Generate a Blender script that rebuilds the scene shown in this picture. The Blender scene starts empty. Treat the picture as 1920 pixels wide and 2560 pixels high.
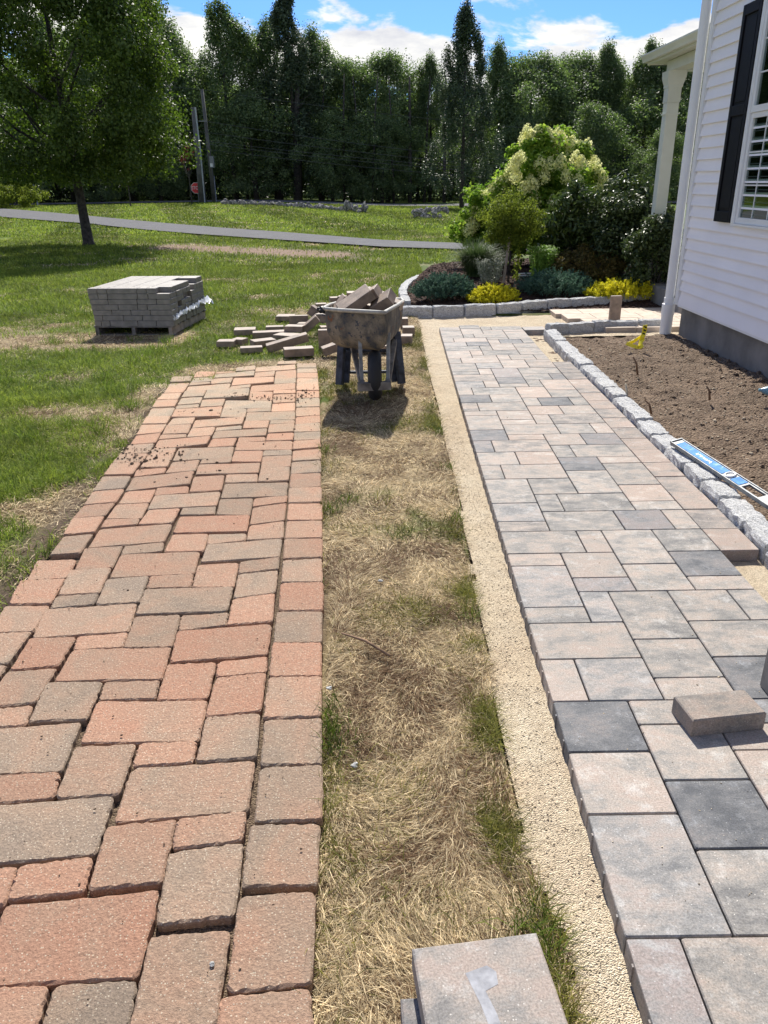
import bpy, bmesh, math, random
import numpy as np
from mathutils import Vector, Matrix, Euler
nth = lambda n: f"{n}{'th' if 10 <= n % 100 <= 20 else {1: 'st', 2: 'nd', 3: 'rd'}.get(n % 10, 'th')}"
rnd = random.Random(7); rng = np.random.default_rng(7)
R_ = math.radians
sc = bpy.context.scene; C = sc.collection
# ------------------------------------------------------------------ camera
FPX, YH, ROLL, CAMH, S = 1924., 455., .0173, 1.6, .0077
PIT = math.atan((1280-YH)/FPX)
vF = np.array([0, math.cos(PIT), -math.sin(PIT)]); vR = np.array([1., 0, 0]); vU = np.array([0, math.sin(PIT), math.cos(PIT)])
cr, sr = math.cos(ROLL), math.sin(ROLL)
cR = cr*vR-sr*vU; cU = sr*vR+cr*vU
cam = bpy.data.cameras.new('camera'); co = bpy.data.objects.new('camera', cam); C.objects.link(co)
cam.sensor_fit = 'VERTICAL'; cam.sensor_height = 36; cam.sensor_width = 27; cam.lens = FPX/2560*36
cam.clip_start = .05; cam.clip_end = 2000
m = Matrix.Identity(4)
for i in range(3):
    m[i][0] = cR[i]; m[i][1] = cU[i]; m[i][2] = -vF[i]
m[2][3] = CAMH
co.matrix_world = m; sc.camera = co
# ------------------------------------------------------------------ light
SUN_EL, SUN_AZ = R_(45), R_(-.5)        # sun straight ahead of the viewer
w = bpy.data.worlds.new('World'); sc.world = w; w.use_nodes = True
nt = w.node_tree; nt.nodes.clear()
def nd(nt, t, ins=None, **at):
    n = nt.nodes.new(t)
    for k, v in at.items(): setattr(n, k, v)
    for k, v in (ins or {}).items():
        if isinstance(v, bpy.types.NodeSocket): nt.links.new(v, n.inputs[k])
        elif isinstance(v, bpy.types.Node): nt.links.new(v.outputs[0], n.inputs[k])
        else: n.inputs[k].default_value = v
    return n
def math_(nt, op, a, b=0., c=None, clamp=False):
    i = {0: a, 1: b}
    if c is not None: i[2] = c
    return nd(nt, 'ShaderNodeMath', i, operation=op, use_clamp=clamp)
def ramp(nt, fac, stops, interp='LINEAR'):
    n = nd(nt, 'ShaderNodeValToRGB', {0: fac}); cr_ = n.color_ramp; cr_.interpolation = interp
    while len(cr_.elements) < len(stops): cr_.elements.new(.5)
    for e, (p_, c_) in zip(cr_.elements, stops):
        e.position = p_; e.color = tuple(c_)+(1,) if len(c_) == 3 else c_
    return n
def mix(nt, fac, a, b, mode='MIX'):
    n = nd(nt, 'ShaderNodeMix', data_type='RGBA', blend_type=mode)
    for k, v in ((0, fac), (6, a), (7, b)):
        if isinstance(v, (bpy.types.NodeSocket,)): nt.links.new(v, n.inputs[k])
        elif isinstance(v, bpy.types.Node): nt.links.new(v.outputs[0], n.inputs[k])
        else: n.inputs[k].default_value = (tuple(v)+(1,) if (not isinstance(v, (int, float)) and len(v) == 3) else v)
    class O: pass
    o = O(); return n.outputs[2]
sky = nd(nt, 'ShaderNodeTexSky', sky_type='NISHITA', sun_disc=False, sun_elevation=SUN_EL, sun_rotation=SUN_AZ, altitude=100, air_density=1., dust_density=.6, ozone_density=2.2)
tc = nd(nt, 'ShaderNodeTexCoord'); sep = nd(nt, 'ShaderNodeSeparateXYZ', {0: tc.outputs['Generated']})
zc = math_(nt, 'MAXIMUM', sep.outputs[2], .0)
den = math_(nt, 'ADD', zc, .22)
ux = math_(nt, 'DIVIDE', sep.outputs[0], den); uy = math_(nt, 'DIVIDE', sep.outputs[1], den)
cv = nd(nt, 'ShaderNodeCombineXYZ', {0: ux, 1: uy, 2: .37})
n1 = nd(nt, 'ShaderNodeTexNoise', {'Vector': cv, 'Scale': 2.3, 'Detail': 10, 'Roughness': .56, 'Distortion': .25})
n2 = nd(nt, 'ShaderNodeTexNoise', {'Vector': cv, 'Scale': 4., 'Detail': 6, 'Roughness': .6})
# more cloud low over the horizon, fewer higher up
low = nd(nt, 'ShaderNodeMapRange', {0: zc, 1: .10, 2: .21, 3: .10, 4: -.03}, interpolation_type='SMOOTHSTEP')
cl = math_(nt, 'ADD', n1, low)
mask = nd(nt, 'ShaderNodeMapRange', {0: cl, 1: .478, 2: .555, 3: 0., 4: 1.}, interpolation_type='SMOOTHSTEP')
shade = ramp(nt, n2, [(.3, (.66, .68, .75)), (.60, (1.08, 1.06, 1.0))])
ccol = mix(nt, 1., shade.outputs[0], (7.6, 7.6, 7.6), 'MULTIPLY')
skyt = mix(nt, 1., sky.outputs[0], (.34, .60, 1.04), 'MULTIPLY')
cm = mix(nt, mask.outputs[0], skyt, ccol)
bg = nd(nt, 'ShaderNodeBackground', {0: cm, 1: .094})
nd(nt, 'ShaderNodeOutputWorld', {0: bg})
sl = bpy.data.lights.new('sun', 'SUN'); so = bpy.data.objects.new('sun', sl); C.objects.link(so)
sl.energy = 5.0; sl.angle = R_(.53); sl.color = (1, .945, .85)
sd = Vector((math.sin(SUN_AZ)*math.cos(SUN_EL), math.cos(SUN_AZ)*math.cos(SUN_EL), math.sin(SUN_EL)))
so.rotation_euler = sd.to_track_quat('Z', 'Y').to_euler(); so.location = (0, 0, 30)
sc.view_settings.view_transform = 'Standard'; sc.view_settings.look = 'None'
sc.view_settings.exposure = .60; sc.view_settings.gamma = 1; sc.view_settings.use_curve_mapping = False
sc.cycles.max_bounces = 6; sc.cycles.transparent_max_bounces = 4; sc.cycles.diffuse_bounces = 3
sc.cycles.sample_clamp_indirect = 6
# ------------------------------------------------------------------ survey helpers (photo pixel -> point of the terrain)
def sstep(a, b, x):
    t = np.clip((np.asarray(x, float)-a)/(b-a), 0, 1); return t*t*(3-2*t)
def T(x, y):                                   # terrain height
    y = np.asarray(y, float)
    return -S*np.minimum(y, 20)+sstep(34, 62, y)*.5*sstep(4, -12, x)
def ray(px, py):
    u, v = px-960, 1280-py
    return vF*FPX+vR*(cr*u+sr*v)+vU*(-sr*u+cr*v)
def G(px, py, h=0.):                           # hit of the terrain (+h)
    d = ray(px, py); z = h; p = None
    for _ in range(12):
        t = (z-CAMH)/min(d[2], -1e-3); p = d*t; z = float(T(p[0], p[1]))+h
    return np.array([p[0], p[1], z])
def GB(px, py):                                # hit of the mounded planting bed
    d = ray(px, py); z = 0.
    for _ in range(20):
        t = (z-CAMH)/d[2]; p = d*t; z = .5*z+.5*float(T(p[0], p[1])+mound(p[0], p[1]))
    return np.array([p[0], p[1], z])
def AY(px, py, Y):                             # point seen at that pixel in the plane y=Y
    d = ray(px, py); return d*(Y/d[1])+np.array([0, 0, CAMH])
def AX(px, py, X):
    d = ray(px, py); return d*(X/d[0])+np.array([0, 0, CAMH])
# ------------------------------------------------------------------ numpy noise
def _h(ix, iy, s):
    n = (ix*374761393+iy*668265263+s*1442695041) & 0x7fffffff
    n = ((n ^ (n >> 13))*1274126177) & 0x7fffffff
    return ((n ^ (n >> 16)) & 0xffff)/65535.
def vnoise(x, y, s=0):
    x = np.asarray(x, float); y = np.asarray(y, float)
    ix = np.floor(x).astype(np.int64); iy = np.floor(y).astype(np.int64); fx = x-ix; fy = y-iy
    fx = fx*fx*(3-2*fx); fy = fy*fy*(3-2*fy)
    a = _h(ix, iy, s); b = _h(ix+1, iy, s); c = _h(ix, iy+1, s); d = _h(ix+1, iy+1, s)
    return (a*(1-fx)+b*fx)*(1-fy)+(c*(1-fx)+d*fx)*fy
def fbm(x, y, s=0, o=4):
    r = 0; a = .5; t = 0
    for k in range(o): r = r+a*vnoise(x*2**k, y*2**k, s+k*17); t += a; a *= .55
    return r/t
# ------------------------------------------------------------------ object helpers
def tag(o, label=None, cat=None, group=None, kind=None):
    if label: o['label'] = label
    if cat: o['category'] = cat
    if group: o['group'] = group
    if kind: o['kind'] = kind
    return o
def link(name, me, parent=None, loc=None, rot=None):
    o = bpy.data.objects.new(name, me); C.objects.link(o)
    if parent is not None: o.parent = parent
    if loc is not None: o.location = [float(a) for a in loc]
    if rot is not None: o.rotation_euler = rot
    return o
def thing(name, loc, label, cat, group=None, rot=None):
    o = link(name, None, None, loc, rot); o.empty_display_size = .1
    return tag(o, label, cat, group)
def mesh(name, V, F_, mat=None, smooth=False, col=None):
    """V (n,3); F_ (m,k) array of equal-size faces or list of lists"""
    me = bpy.data.meshes.new(name); V = np.asarray(V, np.float32)
    if isinstance(F_, np.ndarray):
        k = F_.shape[1]; nf = len(F_)
        me.vertices.add(len(V)); me.vertices.foreach_set('co', V.ravel())
        me.loops.add(nf*k); me.loops.foreach_set('vertex_index', F_.astype(np.int32).ravel())
        me.polygons.add(nf); me.polygons.foreach_set('loop_start', np.arange(0, nf*k, k, dtype=np.int32))
        me.update(calc_edges=True)
    else:
        me.from_pydata([tuple(map(float, v)) for v in V], [], F_)
    if col is not None:
        a = me.color_attributes.new('Col', 'FLOAT_COLOR', 'POINT')
        cc = np.ones((len(V), 4), np.float32); cc[:, :3] = col; a.data.foreach_set('color', cc.ravel())
    if smooth: me.polygons.foreach_set('use_smooth', np.ones(len(me.polygons), bool))
    if mat: me.materials.append(mat)
    return me
class MB:
    """collects simple solids into one mesh"""
    def __init__(s): s.v = []; s.f = []
    def add(s, V, F_):
        o = len(s.v); s.v += [tuple(map(float, v)) for v in V]; s.f += [[i+o for i in f] for f in F_]; return s
    def box(s, c, d, rot=None):
        x, y, z = d[0]/2, d[1]/2, d[2]/2
        V = [Vector(q) for q in ((-x, -y, -z), (x, -y, -z), (x, y, -z), (-x, y, -z), (-x, -y, z), (x, -y, z), (x, y, z), (-x, y, z))]
        if rot is not None:
            M_ = rot if isinstance(rot, Matrix) else Euler(rot).to_matrix(); V = [M_@v for v in V]
        return s.add([(v[0]+c[0], v[1]+c[1], v[2]+c[2]) for v in V], [[0, 3, 2, 1], [4, 5, 6, 7], [0, 1, 5, 4], [1, 2, 6, 5], [2, 3, 7, 6], [3, 0, 4, 7]])
    def bar(s, a, b, wx, wy=None, up=(0, 0, 1)):
        a, b = Vector(a), Vector(b); wy = wy or wx; d = b-a; L = d.length; q = d.to_track_quat('Z', 'Y').to_matrix()
        return s.box((a+b)/2, (wx, wy, L), q)
    def tube(s, pts, rad, n=8, caps=True):
        pts = [Vector(p) for p in pts]; rad = rad if hasattr(rad, '__len__') else [rad]*len(pts); o = len(s.v); V = []; F_ = []
        pu = None
        for i, p in enumerate(pts):
            d = (pts[min(i+1, len(pts)-1)]-pts[max(i-1, 0)]).normalized()
            if pu is None: pu = d.orthogonal().normalized()
            pu = (pu-d*pu.dot(d)).normalized(); pv = d.cross(pu)
            for k in range(n):
                t = 2*math.pi*k/n; V.append(p+(pu*math.cos(t)+pv*math.sin(t))*rad[i])
        for i in range(len(pts)-1):
            for k in range(n):
                k2 = (k+1) % n; F_.append([i*n+k, i*n+k2, (i+1)*n+k2, (i+1)*n+k])
        if caps: F_.append(list(range(n))[::-1]); F_.append([(len(pts)-1)*n+k for k in range(n)])
        return s.add(V, F_)
    def build(s, name, mat, parent=None, loc=None, rot=None, smooth=False, bev=0, origin=None):
        if origin is None and parent is None and loc is None:
            origin = (np.mean([v[0] for v in s.v]), np.mean([v[1] for v in s.v]), min(v[2] for v in s.v))
        V = s.v
        if origin is not None:
            V = [(v[0]-origin[0], v[1]-origin[1], v[2]-origin[2]) for v in V]; loc = origin
        me = mesh(name, V, s.f, mat, smooth)
        o = link(name, me, parent, loc, rot)
        if bev:
            md = o.modifiers.new('bevel', 'BEVEL'); md.width = bev; md.segments = 1; md.limit_method = 'ANGLE'
        return o
# ------------------------------------------------------------------ materials
def newmat(name):
    m_ = bpy.data.materials.new(name); m_.use_nodes = True; t = m_.node_tree; t.nodes.clear(); return m_, t
def finish(t, col, rough=.8, bump=None, bs=.3, bd=.01, metal=0., spec=.5, trans=None, extra=None):
    b = nd(t, 'ShaderNodeBsdfPrincipled', {'Base Color': col if not isinstance(col, tuple) else col+(1,), 'Roughness': rough, 'Metallic': metal, 'Specular IOR Level': spec})
    if bump is not None:
        bp = nd(t, 'ShaderNodeBump', {'Height': bump, 'Strength': bs, 'Distance': bd}); t.links.new(bp.outputs[0], b.inputs['Normal'])
    out = b
    if trans:
        tr = nd(t, 'ShaderNodeBsdfTranslucent', {0: trans[0]})
        out = nd(t, 'ShaderNodeMixShader', {0: trans[1], 1: b, 2: tr})
    nd(t, 'ShaderNodeOutputMaterial', {0: out})
def ocoord(t, k=31.):
    tc = nd(t, 'ShaderNodeTexCoord'); oi = nd(t, 'ShaderNodeObjectInfo')
    r = math_(t, 'MULTIPLY', oi.outputs['Random'], k)
    cv = nd(t, 'ShaderNodeCombineXYZ', {0: r, 1: r, 2: r})
    return nd(t, 'ShaderNodeVectorMath', {0: tc.outputs['Object'], 1: cv}, operation='ADD'), oi
def noise(t, v, s, d=4, r=.55, dist=0.): return nd(t, 'ShaderNodeTexNoise', {'Vector': v, 'Scale': s, 'Detail': d, 'Roughness': r, 'Distortion': dist})
def simple(name, c, rough=.7, metal=0., var=.12, sc_=8., bs=.15, bsc=60., spec=.5):
    m_, t = newmat(name); v, oi = ocoord(t)
    n = noise(t, v, sc_, 5); c2 = tuple(a*(1-var*2) for a in c); c3 = tuple(min(1, a*(1+var)) for a in c)
    rp = ramp(t, n, [(.3, c2), (.7, c3)])
    finish(t, rp.outputs[0], rough, noise(t, v, bsc, 3), bs, .005, metal, spec)
    return m_
# old red / grey tumbled pavers: colour mix per piece (object colour tints it), pale aggregate
def brick_mat():
    m_, t = newmat('old_brick'); v, oi = ocoord(t)
    n = noise(t, v, 5., 3, .6, .6); s_ = math_(t, 'ADD', math_(t, 'MULTIPLY', oi.outputs['Random'], .5), math_(t, 'MULTIPLY', n, .9))
    r = ramp(t, s_, [(.34, (.275, .215, .165)), (.50, (.33, .245, .18)), (.74, (.39, .25, .175)), (1., (.415, .235, .16))])
    fn = noise(t, v, 150., 4, .7); c1 = mix(t, .55, r.outputs[0], ramp(t, fn, [(.32, (.25, .25, .25)), (.7, (.78, .78, .78))]).outputs[0], 'OVERLAY')
    vo = nd(t, 'ShaderNodeTexVoronoi', {'Vector': v, 'Scale': 150.}); gate = noise(t, v, 60., 2)
    a = math_(t, 'LESS_THAN', vo, .28); b = math_(t, 'GREATER_THAN', vo.outputs['Color'], .62); ab = math_(t, 'MULTIPLY', a, b)
    c2 = mix(t, math_(t, 'MULTIPLY', ab, .75), c1, (.62, .54, .42))
    tc = nd(t, 'ShaderNodeTexCoord')
    oc = mix(t, 1., c2, oi.outputs['Color'], 'MULTIPLY')
    h = math_(t, 'ADD', fn, math_(t, 'MULTIPLY', noise(t, v, 45., 5, .75), 1.3))
    finish(t, oc, .92, h, .9, .005, spec=.15); return m_
def slab_mat():
    m_, t = newmat('new_slab'); v, oi = ocoord(t)
    st = nd(t, 'ShaderNodeMapping', {0: v.outputs[0], 3: (1., 1.7, 1.)})
    n = noise(t, st, 6.5, 8, .72, .2); n_b = noise(t, v, 14., 7, .75)
    s_ = math_(t, 'ADD', math_(t, 'ADD', math_(t, 'MULTIPLY', n, 1.4), -.20), math_(t, 'MULTIPLY', math_(t, 'SUBTRACT', oi.outputs['Random'], .5), .30))
    r = ramp(t, s_, [(.22, (.165, .165, .168)), (.40, (.27, .26, .25)), (.54, (.365, .325, .295)), (.66, (.385, .32, .285)), (.82, (.47, .45, .42))])
    w_ = nd(t, 'ShaderNodeMapRange', {0: n_b, 1: .55, 2: .68, 3: 0., 4: .6})
    c0 = mix(t, w_.outputs[0], r.outputs[0], (.52, .51, .50))
    fn = noise(t, v, 210., 3, .7); c1 = mix(t, .7, c0, ramp(t, fn, [(.33, (.3, .3, .3)), (.68, (.7, .7, .7))]).outputs[0], 'OVERLAY')
    vo = nd(t, 'ShaderNodeTexVoronoi', {'Vector': v, 'Scale': 110.}); a = math_(t, 'LESS_THAN', vo, .16); b = math_(t, 'GREATER_THAN', vo.outputs['Color'], .72)
    c2 = mix(t, math_(t, 'MULTIPLY', math_(t, 'MULTIPLY', a, b), .8), c1, (.68, .66, .62))
    oc = mix(t, 1., c2, oi.outputs['Color'], 'MULTIPLY')
    finish(t, oc, .8, math_(t, 'ADD', fn, math_(t, 'MULTIPLY', n_b, .8)), .35, .003, spec=.35); return m_
def granular(name, stops, s1, s2, rough=.95, bs=.8, bd=.01, dark=None, big=None):
    m_, t = newmat(name); tc = nd(t, 'ShaderNodeTexCoord'); v = tc.outputs['Object']
    vo = nd(t, 'ShaderNodeTexVoronoi', {'Vector': v, 'Scale': s1}); n = noise(t, v, s2, 5, .6)
    f = math_(t, 'ADD', math_(t, 'MULTIPLY', nd(t, 'ShaderNodeSeparateColor', {0: vo.outputs['Color']}), .5), math_(t, 'MULTIPLY', n, .5))
    r = ramp(t, f, stops)
    col = r.outputs[0]
    if dark:
        v2 = nd(t, 'ShaderNodeTexVoronoi', {'Vector': v, 'Scale': s1*.55})
        a = math_(t, 'LESS_THAN', v2, .22); sp = nd(t, 'ShaderNodeSeparateColor', {0: v2.outputs['Color']}); b = math_(t, 'GREATER_THAN', sp, .74)
        col = mix(t, math_(t, 'MULTIPLY', a, b), col, dark)
    if big:
        bn = noise(t, v, 2.6, 5, .65); col = mix(t, .7, col, ramp(t, bn, [(.35, (big[0],)*3), (.65, (big[1],)*3)]).outputs[0], 'OVERLAY')
    finish(t, col, rough, math_(t, 'SUBTRACT', math_(t, 'MULTIPLY', n, .6), vo), bs, bd, spec=.2); return m_
def vcol_mat(name, rough=.9, trans=0., bump=None, spec=.2, ran=.3, detail=None):
    m_, t = newmat(name); a = nd(t, 'ShaderNodeAttribute', attribute_name='Col'); col = a.outputs['Color']
    if ran:
        g_ = nd(t, 'ShaderNodeNewGeometry'); rr = nd(t, 'ShaderNodeMapRange', {0: g_.outputs['Random Per Island'], 3: 1-ran, 4: 1+ran})
        cc = nd(t, 'ShaderNodeCombineColor', {0: rr, 1: rr, 2: rr}); col = mix(t, 1., col, cc.outputs[0], 'MULTIPLY')
    b = None
    if detail:
        tc = nd(t, 'ShaderNodeTexCoord'); n = noise(t, tc.outputs['Object'], detail, 5, .7)
        col = mix(t, .8, col, ramp(t, n, [(.3, (.28, .28, .28)), (.7, (.75, .75, .75))]).outputs[0], 'OVERLAY'); b = n
    finish(t, col, rough, b, .7, .02, spec=spec, trans=(col, trans) if trans else None); return m_
def leaf_mat(name, c1, c2, trans=.25, rough=.45, spec=.5, tcol=None):
    m_, t = newmat(name); g_ = nd(t, 'ShaderNodeNewGeometry'); r = ramp(t, g_.outputs['Random Per Island'], [(0., c1), (1., c2)])
    tcn = nd(t, 'ShaderNodeTexCoord'); n = noise(t, tcn.outputs['Object'], .9, 3)
    col = mix(t, 1., r.outputs[0], ramp(t, n, [(.3, (.7, .7, .7)), (.7, (1.25, 1.2, 1.1))]).outputs[0], 'MULTIPLY')
    tc = col if tcol is None else mix(t, 1., col, tcol, 'MULTIPLY')
    finish(t, col, rough, spec=spec, trans=(tc, trans)); return m_
M = {}
M['brick'] = brick_mat(); M['slab'] = slab_mat()
M['sand'] = granular('bedding_sand', [(.2, (.44, .36, .255)), (.5, (.64, .53, .38)), (.8, (.80, .69, .52))], 260., 30., dark=(.12, .105, .09), big=(.40, .56))
M['soil'] = granular('garden_soil', [(.2, (.11, .075, .052)), (.5, (.185, .132, .092)), (.8, (.26, .195, .14))], 70., 9., bs=.9, bd=.02, big=(.28, .60))
M['bark'] = granular('bark_mulch', [(.2, (.035, .02, .015)), (.5, (.085, .05, .038)), (.8, (.15, .095, .075))], 60., 14., bs=1., bd=.03)
M['asphalt'] = granular('asphalt', [(.2, (.075, .075, .08)), (.5, (.115, .115, .12)), (.8, (.165, .165, .17))], 60., 2., bs=.3)
M['granite'] = granular('granite', [(.15, (.24, .24, .24)), (.42, (.48, .48, .475)), (.8, (.70, .70, .69))], 160., 26., bs=.8, bd=.008, dark=(.09, .09, .095))
M['fieldstone'] = granular('fieldstone', [(.2, (.09, .085, .08)), (.5, (.2, .19, .175)), (.8, (.45, .43, .40))], 3., 1.5, bs=.5, bd=.03)
M['concrete'] = simple('foundation_concrete', (.20, .195, .185), .9, var=.2, sc_=3., bs=.3, bsc=40.)
M['siding'] = simple('vinyl_siding', (.87, .85, .86), .75, var=.03, sc_=1.2, bs=.03, bsc=30., spec=.15)
M['white'] = simple('white_pvc', (.78, .79, .79), .38, var=.03, sc_=3., bs=.03)
M['cream'] = simple('cream_paint', (.62, .64, .56), .5, var=.05, sc_=3., bs=.05)
M['shutter'] = simple('dark_shutter', (.006, .006, .009), .6, var=.2, sc_=20., bs=.2, bsc=180., spec=.2)
M['blind'] = simple('blind_slat', (.10, .125, .11), .8, var=.05, spec=.1)
M['roof'] = simple('roof_shingle', (.09, .085, .08), .9, var=.25, sc_=12.)
M['wood_grey'] = simple('weathered_wood', (.21, .19, .17), .85, var=.3, sc_=14., bs=.4)
M['wood_tan'] = simple('pallet_wood', (.34, .28, .23), .85, var=.2, sc_=10., bs=.3)
M['wood_blue'] = simple('painted_wood_blue', (.045, .055, .08), .75, var=.35, sc_=18., bs=.3)
M['pole'] = simple('pole_wood', (.10, .10, .095), .9, var=.25, sc_=2.)
M['pole_pale'] = simple('conduit', (.33, .36, .38), .6, var=.1, sc_=2.)
M['trunk'] = simple('tree_bark', (.055, .048, .042), .95, var=.4, sc_=9., bs=1., bsc=22.)
M['rubber'] = simple('rubber', (.016, .017, .02), .7, var=.2)
M['galv'] = simple('galvanised', (.22, .235, .25), .5, metal=.3, var=.2, sc_=20.)
M['plastic_sheet'] = simple('plastic_wrap', (.78, .8, .82), .25, var=.05, sc_=30., bs=.3)
M['yellow'] = simple('yellow_tape', (.95, .80, .03), .4, var=.05)
M['black'] = simple('black_print', (.01, .01, .012), .5)
M['twig'] = simple('twig', (.24, .15, .09), .9, var=.3, sc_=30.)
M['straw'] = simple('straw_scrap', (.5, .44, .33), .8)
M['litter'] = simple('pale_litter', (.42, .42, .40), .8, var=.3, sc_=90.)
M['red'] = simple('sign_red', (.55, .015, .02), .45, var=.04)
M['signwhite'] = simple('sign_white', (.75, .75, .75), .45)
M['blue_plastic'] = simple('blue_bottle', (.16, .33, .42), .3)
M['flower'] = leaf_mat('hydrangea_flower', (.78, .82, .36), (.92, .92, .58), .5, .8, .1)
M['paver_new'] = simple('grey_paver', (.21, .19, .17), .55, var=.16, sc_=14., bs=.4, bsc=160., spec=.9)
M['paver_tan'] = simple('tan_paver', (.27, .20, .15), .65, var=.2, sc_=12., bs=.5, bsc=120., spec=.6)
M['walk_tan'] = simple('pink_tan_paver', (.52, .43, .345), .7, var=.12, sc_=8., bs=.4, bsc=160., spec=.3)
def glass():
    m_, t = newmat('window_glass')
    b = nd(t, 'ShaderNodeBsdfGlossy', {0: (.75, .82, .8, 1), 1: .03}); tr = nd(t, 'ShaderNodeBsdfTransparent', {0: (.55, .66, .62, 1)})
    f = nd(t, 'ShaderNodeFresnel', {0: 1.5}); a = math_(t, 'ADD', f, .12)
    mx = nd(t, 'ShaderNodeMixShader', {0: a, 1: tr, 2: b}); nd(t, 'ShaderNodeOutputMaterial', {0: mx}); return m_
M['glass'] = glass()
def tub_mat():
    m_, t = newmat('cement_caked_tub'); v, oi = ocoord(t)
    n = noise(t, v, 7., 6, .7, .4); r = ramp(t, n, [(.34, (.03, .04, .06)), (.46, (.105, .095, .08)), (.57, (.19, .165, .13)), (.72, (.30, .25, .18))])
    n2_ = noise(t, v, 26., 5, .75); c = mix(t, math_(t, 'GREATER_THAN', n2_, .60), r.outputs[0], (.035, .045, .065))
    rr = noise(t, v, 9., 3); c = mix(t, nd(t, 'ShaderNodeMapRange', {0: rr, 1: .64, 2: .70}).outputs[0], c, (.17, .07, .03))
    finish(t, c, .85, n2_, .6, .01); return m_
M['tub'] = tub_mat(); M['rimgrey'] = simple('worn_steel_rim', (.38, .37, .34), .6, var=.2, sc_=20.)
def level_mat():
    m_, t = newmat('scuffed_blue'); v, oi = ocoord(t); n = noise(t, v, 22., 6, .75, .5)
    r = ramp(t, n, [(.44, (.035, .19, .50)), (.56, (.07, .28, .60)), (.64, (.28, .45, .60)), (.74, (.45, .50, .55))]); finish(t, r.outputs[0], .6, spec=.15); return m_
M['level_blue'] = level_mat()
# ================================================================== zones of the ground
def curve_fn(pts):
    P_ = np.array(pts); P_ = P_[np.argsort(P_[:, 1])]
    return lambda y: np.interp(y, P_[:, 1], P_[:, 0])
pl = [G(*q)[:2] for q in ((425, 941), (370, 1028), (257, 1184), (223, 1240), (69, 1443), (0, 1524))]+[(-1.60, 1.9), (-1.6, -1)]
pr = [G(*q)[:2] for q in ((790, 907), (804, 1240), (807, 1560), (807, 1909), (801, 2056), (790, 2230), (775, 2482))]+[(-.17, -1)]
brick_l = curve_fn(pl); brick_r = curve_fn(pr)
sandpts = [G(*q)[:2] for q in ((1047, 800), (1055, 850), (1080, 960), (1140, 1200), (1175, 1400), (1230, 1700), (1300, 2080), (1400, 2300), (1450, 2560))]+[(.39, -1)]
sand_l = curve_fn(sandpts)
slab_x0 = lambda y: .5377+.0200*(y-1.24)+.0005*np.maximum(0, y-3.74)**2
HB = float(brick_r(5))
end_y = lambda x: np.interp(x, [-2.1, -1.5, -.9, -.62], [6.75, 7.1, 7.55, 7.65])
def in_brick(x, y, mg=0.): return (x > brick_l(y)-mg) & (x < brick_r(y)+mg) & (y < end_y(x)+mg)
def bedside(x, y):                              # curved planting bed beyond the walkway
    cx = np.interp(y, [10.8, 11.65, 12.8, 13.9, 15.1, 16.3, 16.9], [.33, .34, .36, .42, .68, 1.1, 1.77])
    return (y > 11.0) & (y < 17.2) & (x > cx)
def in_hard(x, y, mg=0.):
    right = (x > sand_l(y)-mg) & (y < 10.95)
    return in_brick(x, y, mg) | right | bedside(x, y)
def dead(x, y):                                 # 0 lush .. 1 straw
    d = .36+1.5*(fbm(x*1.5+3, y*1.5, 5)-.5)
    strip = sstep(brick_r(y)-.05, brick_r(y)+.04, x)*sstep(.62, .5, x)*(y < 11.2)
    edge = np.minimum(np.abs(x-sand_l(y)), np.abs(x-brick_r(y)))
    ds = .92+1.5*(fbm(x*3.0, y*2.2, 9)-.5)-.62*np.exp(-(np.abs(x-sand_l(y)+.03)/.07)**2)*sstep(.38,.66,fbm(x*5.5,y*3.4,19))-.8*np.exp(-(np.abs(x-brick_r(y))/.10)**2)*sstep(.45,.65,fbm(x*2.5,y*2.6,29))
    d = d*(1-strip)+ds*strip
    # straw patch round the pallet and behind the brick walk
    d = np.maximum(d, 1.15*np.exp(-((y-9.55-.05*x)/.75)**2)*sstep(-1.9, -2.6, x)+.0)
    d = np.maximum(d, .95*np.exp(-((y-7.7-.25*(x+1.3))/.42)**2)*sstep(-2.4, -1.8, x)*sstep(-.2, -.6, x))
    d = np.maximum(d, .85*sstep(.55, .1, np.abs(x+.2))*sstep(6.8, 6., y)*strip*.9)
    g_ = np.exp(-((x-brick_l(y)+.12)/.22)**2)*(y < 7); d = d+.55*g_*fbm(x*3, y*3, 4)*1.5
    d = np.where(y > 10.8, d-.15+.75*(fbm(x*.35+7, y*.5, 31)-.5), d)
    d = np.where((x > -2) & (y > 10) & (y < 16), d+.22*sstep(-2, .2, x), d)
    return np.clip(d, 0, 1.1)
def bare(x, y):                                 # brown seeded strip on the lawn
    t = (x+7.3)/7.2; cy = 26.2-5.2*t; return np.clip(1.6-np.abs(y-cy)/1.15, 0, 1)*sstep(-8.0, -6.6, x)*sstep(.4, -1.2, x)*(.55+.9*fbm(x, y*1.5, 77))
def grasscol(x, y, n=None):
    d = dead(x, y)[:, None]; f = fbm(x*1.3, y*1.3, 21)[:, None]; f2 = fbm(x*.25+5, y*.4, 44)[:, None]
    lush = np.array([.060, .115, .016])*(1-f)+np.array([.13, .18, .024])*f
    lush = lush*(.75+.6*f2)
    st = np.array([.40, .31, .18])*(.6+.8*fbm(x*5,y*5,23)[:,None])
    c = lush*(1-sstep(.35, .9, d))+st*sstep(.35, .9, d)
    return c
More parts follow.
